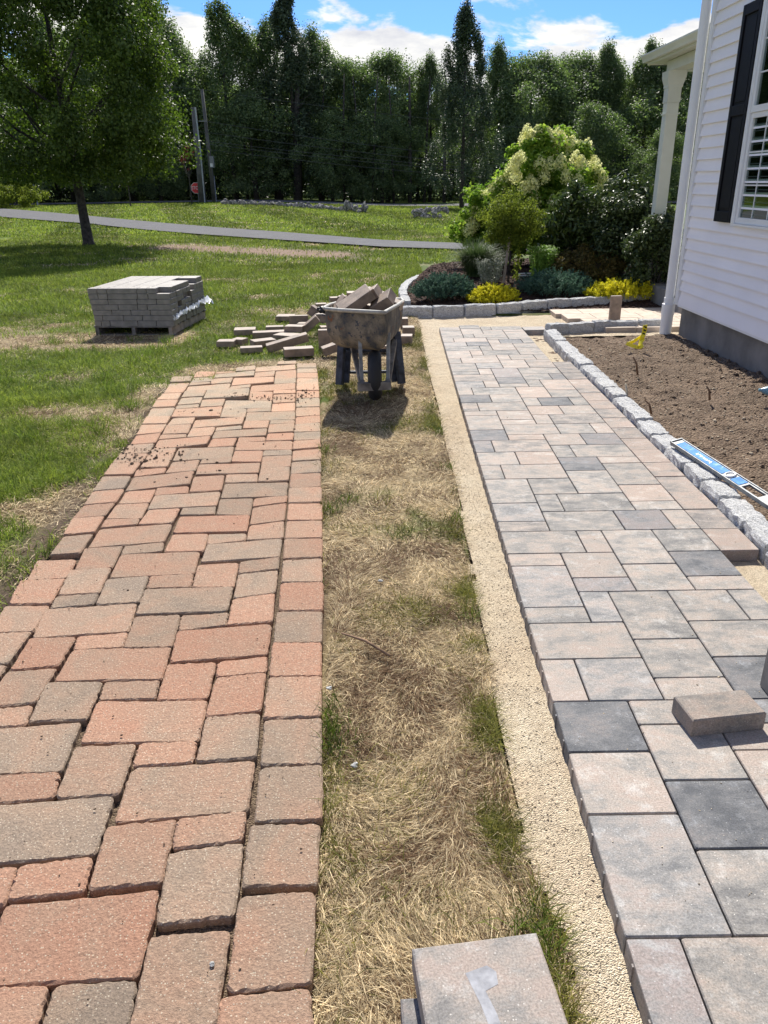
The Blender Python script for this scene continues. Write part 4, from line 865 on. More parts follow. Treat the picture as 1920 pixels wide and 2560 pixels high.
# pale blue bottle at the right edge
q = G(1912, 990); tag(MB().tube([(q[0]-.055, q[1], q[2]+.05), (q[0]-.035, q[1], q[2]+.05), (q[0]-.03, q[1], q[2]+.048), (q[0]+.02, q[1]-.01, q[2]+.045), (q[0]+.14, q[1]-.03, q[2]+.04)], [.014, .014, .02, .042, .042], 14).build('plastic_bottle', M['blue_plastic'], smooth=True), 'pale blue plastic bottle lying on the soil by the foundation', 'bottle')
def pebble(label, px, py, r, mat='litter', cat='pebble', h=0., name='pebble'):
    bm = bmesh.new(); bmesh.ops.create_icosphere(bm, subdivisions=2, radius=r); sd_ = rnd.random()*50
    for v in bm.verts: v.co = Vector((v.co.x*1.2, v.co.y, v.co.z*.6))*(1+.7*(float(vnoise(v.co.x/r+sd_, v.co.y/r+v.co.z/r, 3))-.5))
    me = bpy.data.meshes.new(name); bm.to_mesh(me); bm.free(); me.materials.append(M[mat]); q = G(px, py); tag(link(name, me, None, (q[0], q[1], q[2]+h+r*.4)), label, cat)
pebble('white pebble on the brick near the bottom edge of the old walk', 531, 2413, .006, h=.002)
pebble('scrap of white paper on the straw halfway along the left edge of the strip', 886, 1902, .010, 'litter', 'litter', -.02, 'paper_scrap')
pebble('scrap of white litter in the green tuft beside the brick walk', 822, 1716, .009, 'litter', 'litter', -.01, 'paper_scrap')
pebble('small white scrap on the dry grass in the upper strip', 951, 1449, .009, 'litter', 'litter', -.01, 'paper_scrap')
# crumbs of soil and gravel on the brick walk, stones in the soil bed (nobody could count them)
def chips(name, pts, sizes, mat, flat=.6):
    bm = bmesh.new(); bmesh.ops.create_icosphere(bm, subdivisions=1, radius=1); B = np.array([v.co[:] for v in bm.verts]); Fb = np.array([[v.index for v in f.verts] for f in bm.faces]); bm.free()
    n = len(pts); k = rng.uniform(.6, 1.4, (n, 1, 3))*np.array([1, 1, flat]); j_ = rng.uniform(.75, 1.25, (n, len(B), 1))
    V = (B[None]*k*j_)*np.asarray(sizes)[:, None, None]+np.asarray(pts)[:, None, :]
    F_ = Fb[None]+(np.arange(n)*len(B))[:, None, None]
    return tag(link(name, mesh(name, V.reshape(-1, 3), F_.reshape(-1, 3), mat)), kind='stuff')
def onT(x, y_, h): return np.stack([x, y_, T(x, y_)+h], 1)
x = rng.uniform(1.95, 3.45, 2600); y_ = rng.uniform(1.5, 9.1, 2600); s_ = np.abs(rng.normal(0, .006, 2600))+.003
o = chips('soil_gravel', np.stack([x, y_, zsoil(x, y_)+s_*.2], 1), s_*.8, M['sand']); 
x = rng.uniform(1.95, 3.5, 2600); y_ = rng.uniform(1.5, 9.2, 2600); s_ = np.abs(rng.normal(0, .0055, 2600))+.002; s_ = s_*(1+1.2*sstep(3.1, 3.4, x))
chips('soil_clods', np.stack([x, y_, zsoil(x, y_)], 1), s_, M['soil'], .8)
def cl_pts(px, py, sx, sy, n): a_ = G(px, py); return a_[0]+rng.normal(0, sx, n), a_[1]+rng.normal(0, sy, n)
xs_, ys_ = [], []  # crumbs
for (px, py, sx, sy, n) in ((770, 985, .08, .14, 90), (690, 995, .10, .05, 60), (590, 990, .12, .06, 30), (465, 1032, .05, .04, 14), (600, 1100, .5, .6, 40), (350, 1140, .16, .14, 160), (545, 1045, .1, .1, 10)):
    a_, b_ = cl_pts(px, py, sx, sy, n); xs_.append(a_); ys_.append(b_)
x = np.concatenate(xs_); y_ = np.concatenate(ys_); k_ = in_brick(x, y_, -.02); x, y_ = x[k_], y_[k_]; s_ = np.abs(rng.normal(0, .004, len(x)))+.002
chips('path_crumbs', onT(x, y_, .004), s_, M['soil'])
x = rng.uniform(.36, .58, 5000); y_ = rng.uniform(.9, 6, 5000); k_ = (x > sand_l(y_)+.01) & (x < slab_x0(y_)-.006); x, y_ = x[k_], y_[k_]
chips('sand_grit', np.stack([x, y_, zs(x, y_)+.0005], 1), rng.uniform(.0012, .0034, len(x)), M['sand'])
# mulch chips
x = rng.uniform(.4, 5, 9000); y_ = rng.uniform(11.1, 16.5, 9000); k_ = bedside(x-.08, y_); x, y_ = x[k_], y_[k_]
chips('mulch_chips', np.stack([x, y_, zm(x, y_)+.01], 1), rng.uniform(.008, .022, len(x)), M['bark'], .35)
# ================================================================== grass blades
M['blade'] = vcol_mat('grass_blade', .65, .38, ran=.38, spec=.2)
def blades(name, x, y_, z, L, W, lie, col, seed=0):
    rg = np.random.default_rng(seed); n = len(x); az = np.where((np.asarray(lie)+0*x < .35) & (rg.random(n) < .8), flow(x, y_)+rg.normal(0, .55, n), rg.uniform(0, 2*np.pi, n))
    el = np.clip(lie+rg.normal(0, .25, n), .03, 1.5)
    d = np.stack([np.cos(az)*np.cos(el), np.sin(az)*np.cos(el), np.sin(el)], 1); az2 = az+rg.normal(0, .5, n); el2 = np.clip(el-rg.uniform(.1, .7, n), -.25, 1.4)
    d2 = np.stack([np.cos(az2)*np.cos(el2), np.sin(az2)*np.cos(el2), np.sin(el2)], 1)
    s = np.stack([-np.sin(az), np.cos(az), np.zeros(n)], 1)*(W[:, None]/2)
    tw = rg.uniform(-1, 1, n); s[:, 2] = W*.35*tw
    b = np.stack([x, y_, z], 1); mid = b+d*(L[:, None]*.5); tip = mid+d2*(L[:, None]*.5)
    V = np.stack([b-s, b+s, mid+s*.85, mid-s*.85, tip], 1).reshape(-1, 3)
    i = (np.arange(n)*5)[:, None]; F_ = np.concatenate([i+[[0, 1, 2]], i+[[0, 2, 3]], i+[[3, 2, 4]]])
    cc = np.repeat(col, 5, 0)
    return tag(link(name, mesh(name, V, F_, M['blade'], False, cc)), kind='stuff')
def flow(x, y_): return 6.283*2.2*fbm(x*1.7+9, y_*1.7, 123, 2)
def field(name, x0, x1, y0, y1, n, Lr, W, lush_el, dead_el, seed, keep=None, gain=1.):
    rg = np.random.default_rng(seed); x = rg.uniform(x0, x1, n); y_ = rg.uniform(y0, y1, n)
    # only where the view can reach
    ax = 1920; k_ = ~in_hard(x, y_, .0) & ~((y_ > drive_n(x)-.1) & (y_ < drive_f(x)+.1))
    if keep is not None: k_ &= keep(x, y_)
    k_ &= rg.random(n) > .93*np.clip(bare(x, y_), 0, 1)
    k_ &= rg.random(n) > .9*np.exp(-((x-brick_l(y_)+.08)/.13)**2)*(y_ < 6.6)*sstep(.35, .6, fbm(x*4, y_*3, 88))
    x, y_ = x[k_], y_[k_]
    d = np.clip(dead(x, y_), 0, 1); cl = fbm(x*5, y_*5, 55)
    k2 = rg.random(len(x)) < np.clip(.35+1.3*cl-.0, 0, 1); x, y_, d, cl = x[k2], y_[k2], d[k2], cl[k2]
    isd = rg.random(len(x)) < sstep(.25, .85, d+.10*rg.normal(0, 1, len(x)))
    f = rg.random(len(x))[:, None]
    green = np.array([.065, .12, .012])*(1-f)+np.array([.26, .31, .045])*f; gm_ = fbm(x*.5, y_*.7, 12)[:, None]; green = green*(.65+.95*gm_)*np.array([1.,1.,1.])+np.array([.05, .03, 0])*np.clip(gm_-.5, 0, 1)
    straw = np.array([.39, .305, .175])*(1-f)+np.array([1., .83, .54])*f**1.4; brown = np.array([.20, .125, .07])
    straw = np.where((rg.random(len(x)) < np.clip(1.7*(fbm(x*4, y_*4, 71)-.32), .06, .8))[:, None], brown, straw)
    green = green*(.55+.95*fbm(x*3.1, y_*3.1, 99)[:, None]); st_ = ((x > brick_r(y_)) & (x < sand_l(y_)) & (y_ < 10.5))[:, None]; green = np.where(st_, green*np.array([.78, .62, .8])+np.array([.02, .012, .004]), green); mow = (y_ > 30)[:, None]; green = np.where(mow, green*(1+.22*np.sign(np.sin(x*1.1+y_*.35)))[:, None], green); col = np.where(isd[:, None], straw, green)*gain
    L = rg.uniform(*Lr, len(x))*np.where(isd, 1.0, .75+.9*cl); el = np.where(isd, dead_el, lush_el)
    blades(name, x, y_, T(x, y_)-.04+.0*d+.015*cl, L, W*rg.uniform(.6, 1.3, len(x)), el, col, seed+1)
inview = lambda x, y_: (np.abs(x) < .56*y_+1.0)
field('strip_grass', -.22, .46, .6, 3.2, 85000, (.03, .09), .0017, .5, .10, 11)
field('strip_grass', -.45, .50, 3.0, 11.2, 90000, (.035, .09), .0026, .7, .14, 12)
field('lawn_grass', -4.2, -1.4, 2.3, 6.5, 140000, (.035, .085), .0034, .8, .2, 13, inview)
outv = lambda x, y_: ~inview(x, y_)
field('lawn_grass', -6.5, -1.5, -.5, 6.5, 80000, (.04, .09), .005, .8, .25, 18, outv)
field('lawn_grass', -6.5, .2, 6.4, 11.5, 160000, (.03, .07), .0048, .8, .2, 14, inview)
field('lawn_grass', -9.5, .9, 11.3, 19, 130000, (.04, .10), .008, .9, .3, 15, inview)
field('lawn_grass', -14, 3, 18.8, 33, 110000, (.05, .11), .016, .9, .4, 16, inview)
field('lawn_grass', -34, 6, 32.5, 64, 150000, (.07, .14), .035, .9, .4, 17, inview)
def tufts(name, pts, n, L, W, seed, spread=.05, el=1.0, dark=1.):
    rg = np.random.default_rng(seed); pts = np.array(pts); P_ = np.repeat(pts, n, 0)+rg.normal(0, spread, (len(pts)*n, 2)); x, y_ = P_[:, 0], P_[:, 1]
    k_ = ~in_hard(x, y_, 0); x, y_ = x[k_], y_[k_]; f = rg.random(len(x))[:, None]
    green = (np.array([.07, .14, .012])*(1-f)+np.array([.25, .33, .05])*f)*dark
    blades(name, x, y_, T(x, y_)-.03, rg.uniform(*L, len(x)), W*rg.uniform(.7, 1.3, len(x)), np.full(len(x), el), green, seed+1)
rg = np.random.default_rng(77); tp2 = np.stack([rg.uniform(-5, -1.9, 90), rg.uniform(2.8, 9.3, 90)], 1)
tufts('grass_tufts', tp2, 46, (.07, .16), .0042, 301, .05)
tufts('grass_tufts', [G(*q)[:2] for q in ((815, 1760), (822, 1810), (830, 1850), (826, 1265), (870, 1240), (1100, 1075), (1090, 1010), (1125, 1160), (1150, 1290), (1180, 1530), (1000, 1330), (815, 1120), (845, 905), (1350, 2370), (1330, 2300))], 60, (.05, .12), .0028, 303, .035, .9, .6)
tp3 = np.stack([rg.uniform(-9, .2, 70), rg.uniform(9, 20, 70)], 1); tufts('grass_tufts', tp3, 40, (.07, .12), .008, 305, .14, 1., 1.15)
x = rng.uniform(.56, 1.7, 1400); y_ = rng.uniform(1.1, 9, 1400); chips('slab_dust', onT(x, y_, .0008), np.abs(rng.normal(0, .0011, 1400))+.0006, M['sand'], .6)
x = rng.uniform(-1.6, -.2, 900); y_ = rng.uniform(1.1, 7, 900); k_ = in_brick(x, y_, -.02); x, y_ = x[k_], y_[k_]; chips('brick_dust', onT(x, y_, .004), np.abs(rng.normal(0, .0013, len(x)))+.0008, M['joint'], .6)
# ================================================================== foliage
def leafcards(P_, Nn, size, aspect=.5, seed=0, droop=0.):
    rg = np.random.default_rng(seed); n = len(P_)
    nrm = Nn/np.maximum(1e-6, np.linalg.norm(Nn, axis=1))[:, None]
    r = rg.normal(0, 1, (n, 3)); a = r-nrm*(r*nrm).sum(1)[:, None]; a[:, 2] -= droop; a /= np.linalg.norm(a, axis=1)[:, None]; b = np.cross(nrm, a)
    s = np.asarray(size)[:, None] if np.ndim(size) else size
    fold = nrm*s*.12
    V = np.stack([P_-a*s*.5, P_+b*s*aspect*.5+fold, P_+a*s*.5, P_-b*s*aspect*.5+fold], 1).reshape(-1, 3)
    i = (np.arange(n)*4)[:, None]; F_ = np.concatenate([i+[[0, 1, 2]], i+[[0, 2, 3]]])
    return V, F_
def clumps(rg, shape, n_cl, n_leaf, cr_, el=(1, 1, .8)):
    """shape(n)-> centres; returns leaf positions and outward normals"""
    Cn, ctr = shape(n_cl); per = n_leaf//n_cl
    d = rg.normal(0, 1, (n_cl, per, 3)); d /= np.linalg.norm(d, axis=2)[..., None]; r = rg.random((n_cl, per, 1))**.45
    k = cr_*rg.uniform(.6, 1.35, (n_cl, 1, 1)); P_ = Cn[:, None]+d*r*k*np.array(el); N_ = d*.8+rg.normal(0, .6, d.shape)+np.array([0, 0, .5])
    return P_.reshape(-1, 3), N_.reshape(-1, 3)
def ellip(rg, c, r, lo=-1., prof=None, shell=.55):
    def f(n):
        d = rg.normal(0, 1, (n*3, 3)); d /= np.linalg.norm(d, axis=1)[:, None]; d = d[d[:, 2] > lo][:n]; 
        rad = (shell+(1-shell)*rg.random((len(d), 1))**.6)
        P_ = np.array(c)+d*rad*np.array(r); return P_, c
    return f
M['maple'] = leaf_mat('maple_leaf', (.045, .085, .018), (.13, .18, .04), .38, .52, .28, (1.2, 1.4, .6))
M['wood1'] = leaf_mat('wood_leaf', (.065, .105, .048), (.20, .265, .13), .45, .52, .3, (1.1, 1.3, .6))
M['wood2'] = leaf_mat('wood_leaf_pale', (.08, .125, .058), (.23, .30, .15), .45, .52, .3, (1.1, 1.3, .6))
M['dark_fir'] = leaf_mat('spruce_needle', (.036, .062, .036), (.11, .155, .08), .3, .45, .35)
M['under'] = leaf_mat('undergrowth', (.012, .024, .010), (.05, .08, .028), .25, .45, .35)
# --- big maple on the left lawn
tb = G(222, 612); rg = np.random.default_rng(3)
tr = thing('maple_tree', (tb[0], tb[1], tb[2]-.05), 'large dark green maple with a dense round crown and slim trunk on the left lawn', 'tree')
mb = MB(); mb.tube([(0, 0, 0), (.0, 0, .15), (-.02, 0, 1.0), (-.05, 0, 1.9), (-.12, .0, 3.2), (-.2, .1, 5.5), (-.2, 0, 8)], [.24, .175, .145, .135, .11, .08, .03], 12)
mb.build('trunk', M['trunk'], tr, smooth=True)
mb = MB()
for k in range(16):
    a_ = rg.uniform(0, 6.28); z_ = rg.uniform(1.7, 5); L = rg.uniform(1.6, 3.3); mb.tube([(-.1, 0, z_+.3), (-.35+math.cos(a_)*L*.5, math.sin(a_)*L*.5, z_+L*.45), (-.35+math.cos(a_)*L, math.sin(a_)*L, z_+L*.9)], [.06, .04, .015], 6)
mb.build('limb', M['trunk'], tr)
def maple_shape(n):
    z_ = rg.uniform(0, 1, n*2); a_ = rg.uniform(0, 6.283, n*2); rr_ = np.interp(z_, [0, .08, .3, .55, .8, 1], [2.2, 3.4, 3.75, 3.5, 2.5, .5])*(.5+.5*rg.random(n*2)**.5)*(1+.12*np.sin(a_*3+z_*9))
    P_ = np.stack([-.45+np.cos(a_)*rr_, np.sin(a_)*rr_, 2.3+z_*8.4-.08*rr_*(z_ < .2)], 1)[:n]; return P_, None
P_, N_ = clumps(rg, maple_shape, 520, 190000, .60)
V, F_ = leafcards(P_, N_, rg.uniform(.06, .125, len(P_)), .75, 1, .4)
link('crown', mesh('crown', V, F_, M['maple']), tr)
# --- woodland: meshes made once, trees copied
def wood_crown(kind, seed):
    rg = np.random.default_rng(seed)
    if kind == 'tall': H, z0_, prof, ncl, nl, cr_ = 16., 2.0, ([0, .15, .45, .75, .92, 1], [2.2, 3.3, 3.2, 2.2, 1.1, .2]), 230, 40000, .85
    elif kind == 'fir': H, z0_, prof, ncl, nl, cr_ = 17., 2.2, ([0, .1, .4, .7, .9, 1], [2.2, 2.9, 2.6, 1.6, .7, .1]), 230, 36000, .62
    elif kind == 'round': H, z0_, prof, ncl, nl, cr_ = 11.5, 2.0, ([0, .15, .5, .8, 1], [2.2, 3.6, 4.1, 3.0, .8]), 240, 42000, 1.0
    else: H, z0_, prof, ncl, nl, cr_ = 9., .8, ([0, .2, .6, .85, 1], [2.4, 3.2, 3.0, 2.1, .6]), 170, 28000, .9
    def shp(n):
        z_ = rg.random(n)**.9; a_ = rg.uniform(0, 6.283, n); ph = rg.uniform(0, 6.28); r_ = np.interp(z_, *prof)*(.45+.6*rg.random(n)**.6)*(1+.32*np.sin(a_*2+z_*9+ph)+.2*np.sin(a_*3-z_*14+ph*2))
        return np.stack([np.cos(a_)*r_, np.sin(a_)*r_, z0_+z_*(H-z0_)], 1), None
    P_, N_ = clumps(rg, shp, ncl, nl, cr_, (.72, .72, 1.6) if kind in ('tall', 'fir') else (1, 1, .9)); P_[:, 0] += .5*np.sin(P_[:, 2]*.9+seed)
    if kind in ('tall', 'fir'): P_[:, 2] += .15*rg.normal(0, 1, len(P_))
    V, F_ = leafcards(P_, N_, rg.uniform(.12, .27, len(P_)), .55, seed)
    m_ = {'tall': 'wood1', 'fir': 'dark_fir', 'round': 'wood2', 'low': 'wood1'}[kind]
    me = mesh('crown', V, F_, M[m_])
    mb = MB(); lean = rg.uniform(-.4, .4); mb.tube([(0, 0, -.3), (lean*.3, 0, 2), (lean, 0, H*.55), (lean*1.2, 0, H*.96)], [.26, .2, .12, .02], 7)
    for k in range(7):
        a_ = rg.uniform(0, 6.28); z_ = rg.uniform(1.8, H*.6); L = rg.uniform(1., 2.4); mb.tube([(lean*z_/H*1.5, 0, z_), (math.cos(a_)*L, math.sin(a_)*L, z_+L*.5)], [.07, .02], 5)
    return me, mesh('trunk', mb.v, mb.f, M['trunk'], True), H
kinds = {k: [wood_crown(k, 100+i*7+j*31) for j in range(2 if k == 'fir' else 3)] for i, k in enumerate(('tall', 'fir', 'round', 'low'))}
def wood_tree(kind, px, Y, toppx, label, grp, X=None, wid=1.):
    """crown top seen at pixel row toppx when standing at depth Y"""
    x_ = AY(px, 470, Y)[0] if X is None else X; top = AY(px, toppx, Y)[2]; cm_, tm_, H = rnd.choice(kinds[kind]); z_ = float(T(x_, Y))-.1
    s_ = max(.3, (top-z_)/H); t = thing({'fir': 'spruce_tree', 'tall': 'poplar_tree'}.get(kind, 'oak_tree'), (x_, Y, z_), label, 'tree', grp, (0, 0, rnd.uniform(0, 6.28)))
    t.scale = (s_*wid, s_*wid, s_)
    link('trunk', tm_, t); link('crown', cm_, t)
front = [  # kind, px, Y, top row, width, words
 ('round', -160, 78, 60, 1.2, 'bushy oak far behind the maple, beyond the left edge of the lawn'),
 ('round', 20, 80, 110, 1.2, 'bushy oak behind the left half of the maple crown'),
 ('tall', 180, 79, 60, 1.3, 'tall tree hidden behind the middle of the maple crown'),
 ('round', 330, 78, 60, 1.1, 'oak behind the right half of the maple crown'),
 ('tall', 440, 80, 40, 1.25, 'tall dark tree showing just right of the maple crown'),
 ('tall', 500, 78, 150, 1.2, 'dark tree behind the two utility poles'),
 ('tall', 590, 76, 22, 1.15, 'feathery tall tree, first high top right of the poles'),
 ('low', 640, 74, 240, 1.1, 'low dark tree above the left end of the field stone row'),
 ('fir', 745, 75, -8, 1.15, 'tallest spiky tree of the wood, above the loose pavers'),
 ('tall', 690, 79, 60, 1.0, 'slim tree pressed against the left of the tallest spiky tree'),
 ('tall', 805, 79, 90, 1.1, 'slim tree pressed against the right of the tallest spiky tree'),
 ('round', 880, 78, 165, 1.0, 'rounded oak in the dip right of the tallest tree'),
 ('low', 830, 73, 290, 1., 'low bushy tree over the middle of the field stone row'),
 ('round', 970, 79, 150, .95, 'rounded oak left of the dark spruce'),
 ('low', 955, 74, 300, 1., 'low tree over the right end of the stone row'),
 ('fir', 1155, 58, 28, 1.05, 'dark pointed spruce standing alone in the gap above the sand'),
 ('tall', 1075, 78, 160, 1.05, 'pale leafy tree just left of the dark spruce'),
 ('tall', 1240, 76, 130, 1.0, 'slim spiky tree just right of the dark spruce'),
 ('round', 1320, 77, 150, 1.1, 'rounded oak behind the hydrangea, left one'),
 ('round', 1420, 79, 150, 1.1, 'rounded oak behind the hydrangea, right one'),
 ('low', 1300, 72, 300, 1., 'low tree close behind the hydrangea'),
 ('tall', 1500, 77, 130, 1.05, 'dark round-topped tree left of the porch roof'),
 ('low', 1470, 68, 270, 1.1, 'silvery leafed low tree left of the porch column'),
 ('tall', 1600, 76, 115, 1.1, 'spiky tree behind the porch column'),
 ('round', 1700, 74, 130, 1.1, 'oak behind the porch roof beside the downpipe'),
 ('low', 1650, 64, 330, 1.1, 'low tree behind the foot of the porch column'),
 ('round', 1850, 76, 110, 1.2, 'oak hidden behind the house wall'),
 ('low', 40, 72, 330, 1.1, 'low tree under the left of the maple crown'), ('low', 400, 74, 330, 1.1, 'low tree between the maple trunk and the poles'), ('low', 250, 73, 350, 1.1, 'low tree behind the maple trunk')]
for kd, px, Y, tp_, wd, lb in front: wood_tree(kd, px, Y, tp_, lb, 'front row of the wood beyond the lawn', wid=wd)
for k in range(30):
    px = -350+k*82; Y = rnd.uniform(88, 104)
    wood_tree(rnd.choice(['round', 'round', 'tall', 'low']), px, Y, rnd.uniform(200, 260), f'dark leafy tree in the back rows of the wood, {nth(k+1)} from the left', 'back rows of the wood', wid=1.35)
# dark undergrowth
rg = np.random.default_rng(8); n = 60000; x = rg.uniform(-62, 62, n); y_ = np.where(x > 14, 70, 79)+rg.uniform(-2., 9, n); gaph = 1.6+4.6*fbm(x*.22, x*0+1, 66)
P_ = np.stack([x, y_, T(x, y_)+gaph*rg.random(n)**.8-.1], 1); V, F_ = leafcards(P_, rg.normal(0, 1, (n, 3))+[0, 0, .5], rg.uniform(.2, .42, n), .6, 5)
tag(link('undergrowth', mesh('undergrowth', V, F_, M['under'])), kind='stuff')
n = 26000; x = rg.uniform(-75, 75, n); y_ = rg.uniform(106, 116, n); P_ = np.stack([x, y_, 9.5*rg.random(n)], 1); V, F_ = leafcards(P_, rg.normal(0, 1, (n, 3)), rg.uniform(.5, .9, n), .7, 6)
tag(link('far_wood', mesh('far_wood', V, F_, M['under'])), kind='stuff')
# bare trunks in the wood edge
for k, (px, Y, r_, ln) in enumerate([(745, 74, .42, .3), (700, 76, .35, 0), (860, 74, .13, .2), (905, 75, .12, -.3), (930, 73, .10, .4), (1025, 75, .2, 0), (1060, 76, .14, .3), (985, 74, .12, -.2), (800, 76, .16, .5), (620, 77, .16, .1), (1110, 74, .16, 0)]):
    q = AY(px, 500, Y); z_ = float(T(q[0], Y))
    mb = MB(); mb.tube([(0, 0, -.2), (ln*.5, 0, 3), (ln, .2, 7), (ln*1.8, .3, 10)], [r_, r_*.85, r_*.6, r_*.3], 8)
    t = thing('bare_trunk', (q[0], Y, z_), ['thick dark trunk under the tallest spiky tree', 'thick trunk left of the tallest tree', 'thin leaning trunk at the wood edge above the wheelbarrow, left one', 'thin trunk leaning left above the wheelbarrow', 'thinnest trunk leaning right above the wheelbarrow', 'stout trunk left of the dark spruce', 'thin trunk close left of the dark spruce', 'thin trunk over the right end of the stone row', 'slanting trunk right of the tallest tree', 'slim trunk right of the utility poles', 'trunk beside the dark spruce'][k], 'tree trunk', 'trunks along the wood edge')
    mb.build('stem', M['trunk'], t, smooth=True, origin=(0, 0, 0))
# ================================================================== planting bed
def shrub(name, label, px, py, Y, rx, rz, zc_, mat, n, ls, asp=.5, ncl=40, cr_=.2, cat='shrub', lo=-.6, seed=1, ry=None, stems=True, shell=.5, droop=0.):
    rg = np.random.default_rng(seed); p_ = AY(px, py, Y); g0_ = float(T(p_[0], Y)); mo_ = float(mound(p_[0], Y)) if 11 < Y < 18 else 0.; g0_ += mo_; zc_ -= mo_
    t = thing(name, (p_[0], Y, g0_-.03), label, cat)
    P_, N_ = clumps(rg, ellip(rg, (0, 0, zc_), (rx, ry or rx*.8, rz), lo, shell=shell), ncl, n, cr_); P_[:, 2] = np.maximum(P_[:, 2], .02)
    V, F_ = leafcards(P_, N_, rg.uniform(ls*.65, ls*1.3, len(P_)), asp, seed, droop); link('foliage', mesh('foliage', V, F_, M[mat]), t)
    if stems:
        mb = MB()
        for k in range(9):
            a_ = rg.uniform(0, 6.28); mb.tube([(.05*math.cos(a_), .05*math.sin(a_), -.03), (rx*.3*math.cos(a_), rx*.3*math.sin(a_), zc_*.6), (rx*.65*math.cos(a_), rx*.55*math.sin(a_), zc_+rz*.3)], [.018, .012, .005], 5)
        mb.build('stem', M['trunk'], t)
    return t, rg
L_ = lambda n, a, b, tr=.3, r=.45, s=.5: M.__setitem__(n, leaf_mat(n, a, b, tr, r, s))
L_('hyd_leaf', (.11, .24, .02), (.33, .46, .06), .6, .6, .2); L_('rhodo', (.04, .08, .018), (.12, .17, .04), .32, .38, .45); L_('holly', (.03, .055, .018), (.09, .13, .04), .32, .42, .35)
L_('bronze', (.08, .085, .02), (.19, .14, .04), .4, .5, .3); L_('juniper', (.05, .115, .08), (.13, .235, .165), .25, .7, .2); L_('gold', (.50, .50, .025), (.90, .84, .05), .45, .6, .2)
L_('sedum', (.13, .28, .03), (.28, .46, .08), .42, .5); L_('plume', (.06, .12, .035), (.14, .2, .07), .35, .5); L_('whiteleaf', (.08, .12, .07), (.35, .38, .32), .2, .6); L_('young', (.09, .14, .018), (.24, .30, .04), .55, .6, .15)
t, rg = shrub('hydrangea', 'large hydrangea bush covered in pale yellow-green flower heads', 1360, 500, 15.6, 1.05, 1.22, 1.40, 'hyd_leaf', 30000, .085, .62, 90, .30, seed=5, ry=.95, lo=-.9, shell=.35)
# flower heads (each a cone of small petals)
heads = [(1318,330),(1345,332),(1368,336),(1393,340),(1405,348),(1310,350),(1430,358),(1450,372),(1468,366),(1378,372),(1470,390),(1452,408),(1488,410),(1403,405),(1375,412),(1300,395),(1285,415),(1290,440),(1272,430),(1262,455),(1250,470),(1415,440),(1445,455),(1495,433),(1505,445),(1240,470),(1262,480),(1235,500),(1215,515),(1222,530),(1190,535),(1185,560),(1325,455),(1335,465),(1310,470),(1380,505),(1340,500),(1355,355),(1395,360),(1330,345),(1250,455),(1228,478),(1205,495),(1180,540),(1172,575),(1195,515),(1290,405),(1275,440),(1425,375),(1440,395),(1380,345),(1360,440),(1430,470),(1500,460),(1350,410)]
for k, (px, py) in enumerate(heads):
    back = px < 1250; Yh = 15.6-(.85 if 1280 < px < 1460 and py > 380 else .35); c_ = AY(px, py, Yh)
    nn = 190; d = rg.normal(0, 1, (nn, 3)); d /= np.linalg.norm(d, axis=1)[:, None]; P_ = d*np.array([.125, .125, .145])*rg.random((nn, 1))**.33; P_[:, :2] *= (1-.4*np.clip(P_[:, 2:]/.11, 0, 1))
    V, F_ = leafcards(P_, d+rg.normal(0, .4, d.shape), rg.uniform(.03, .05, nn), .9, k); link('flower_head', mesh('flower_head', V, F_, M['flower']), t, (c_[0]-t.location[0], c_[1]-t.location[1], c_[2]-t.location[2]))
P_, N_ = clumps(rg, ellip(rg, (AY(1222, 560, 15.4)[0]-t.location[0], -.15, .75), (.58, .5, .78)), 50, 15000, .22); V, F_ = leafcards(P_, N_, rg.uniform(.05, .11, len(P_)), .62, 8)
link('foliage', mesh('foliage', V, F_, M['hyd_leaf']), t)
# young tree on its stake
q = GB(1262, 704); yt = thing('young_tree', (q[0]+.06, q[1]+.05, q[2]), 'small young tree with olive green crown tied to a stake, in front of the hydrangea', 'tree'); rg = np.random.default_rng(21)
MB().tube([(0, 0, -.03), (.02, 0, .5), (.0, 0, 1.0)], [.02, .017, .012], 8).build('trunk', M['trunk'], yt)
P_, N_ = clumps(rg, ellip(rg, (.02, 0, .92), (.50, .42, .44), -.9, shell=.25), 60, 9000, .17); V, F_ = leafcards(P_, N_, rg.uniform(.03, .065, len(P_)), .42, 3, .3); link('crown', mesh('crown', V, F_, M['young']), yt)
s0 = GB(1258, 706); s1 = AY(1274, 592, s0[1]); tag(MB().bar(s0-np.array([0, 0, .05]), s1, .045, .035).build('stake', M['wood_tan']), 'leaning brown wooden stake under the young tree', 'stake')
shrub('rhododendron', 'open rhododendron with shiny long leaves right of the hydrangea', 1450, 560, 13.5, .60, .72, .95, 'rhodo', 5200, .12, .36, 60, .22, seed=7, shell=.3)
shrub('dark_bush', 'big dark glossy bush, broad and black-green inside, behind the yellow juniper', 1570, 590, 13.2, .82, .66, .80, 'holly', 17000, .06, .5, 80, .22, seed=8, ry=.8)
shrub('tall_rhododendron', 'sunlit rhododendron tops above the dark glossy bush', 1565, 510, 13.6, .85, .50, 1.15, 'rhodo', 6000, .11, .36, 60, .22, seed=17)
shrub('corner_holly', 'glossy green holly bush beside the white downpipe', 1640, 620, 11.9, .36, .66, .60, 'holly', 12000, .06, .52, 60, .18, seed=9)
shrub('bronze_spirea', 'low bronze and olive leaved shrub behind the blue juniper', 1465, 670, 12.8, .60, .30, .42, 'bronze', 9000, .045, .5, 50, .15, seed=10)
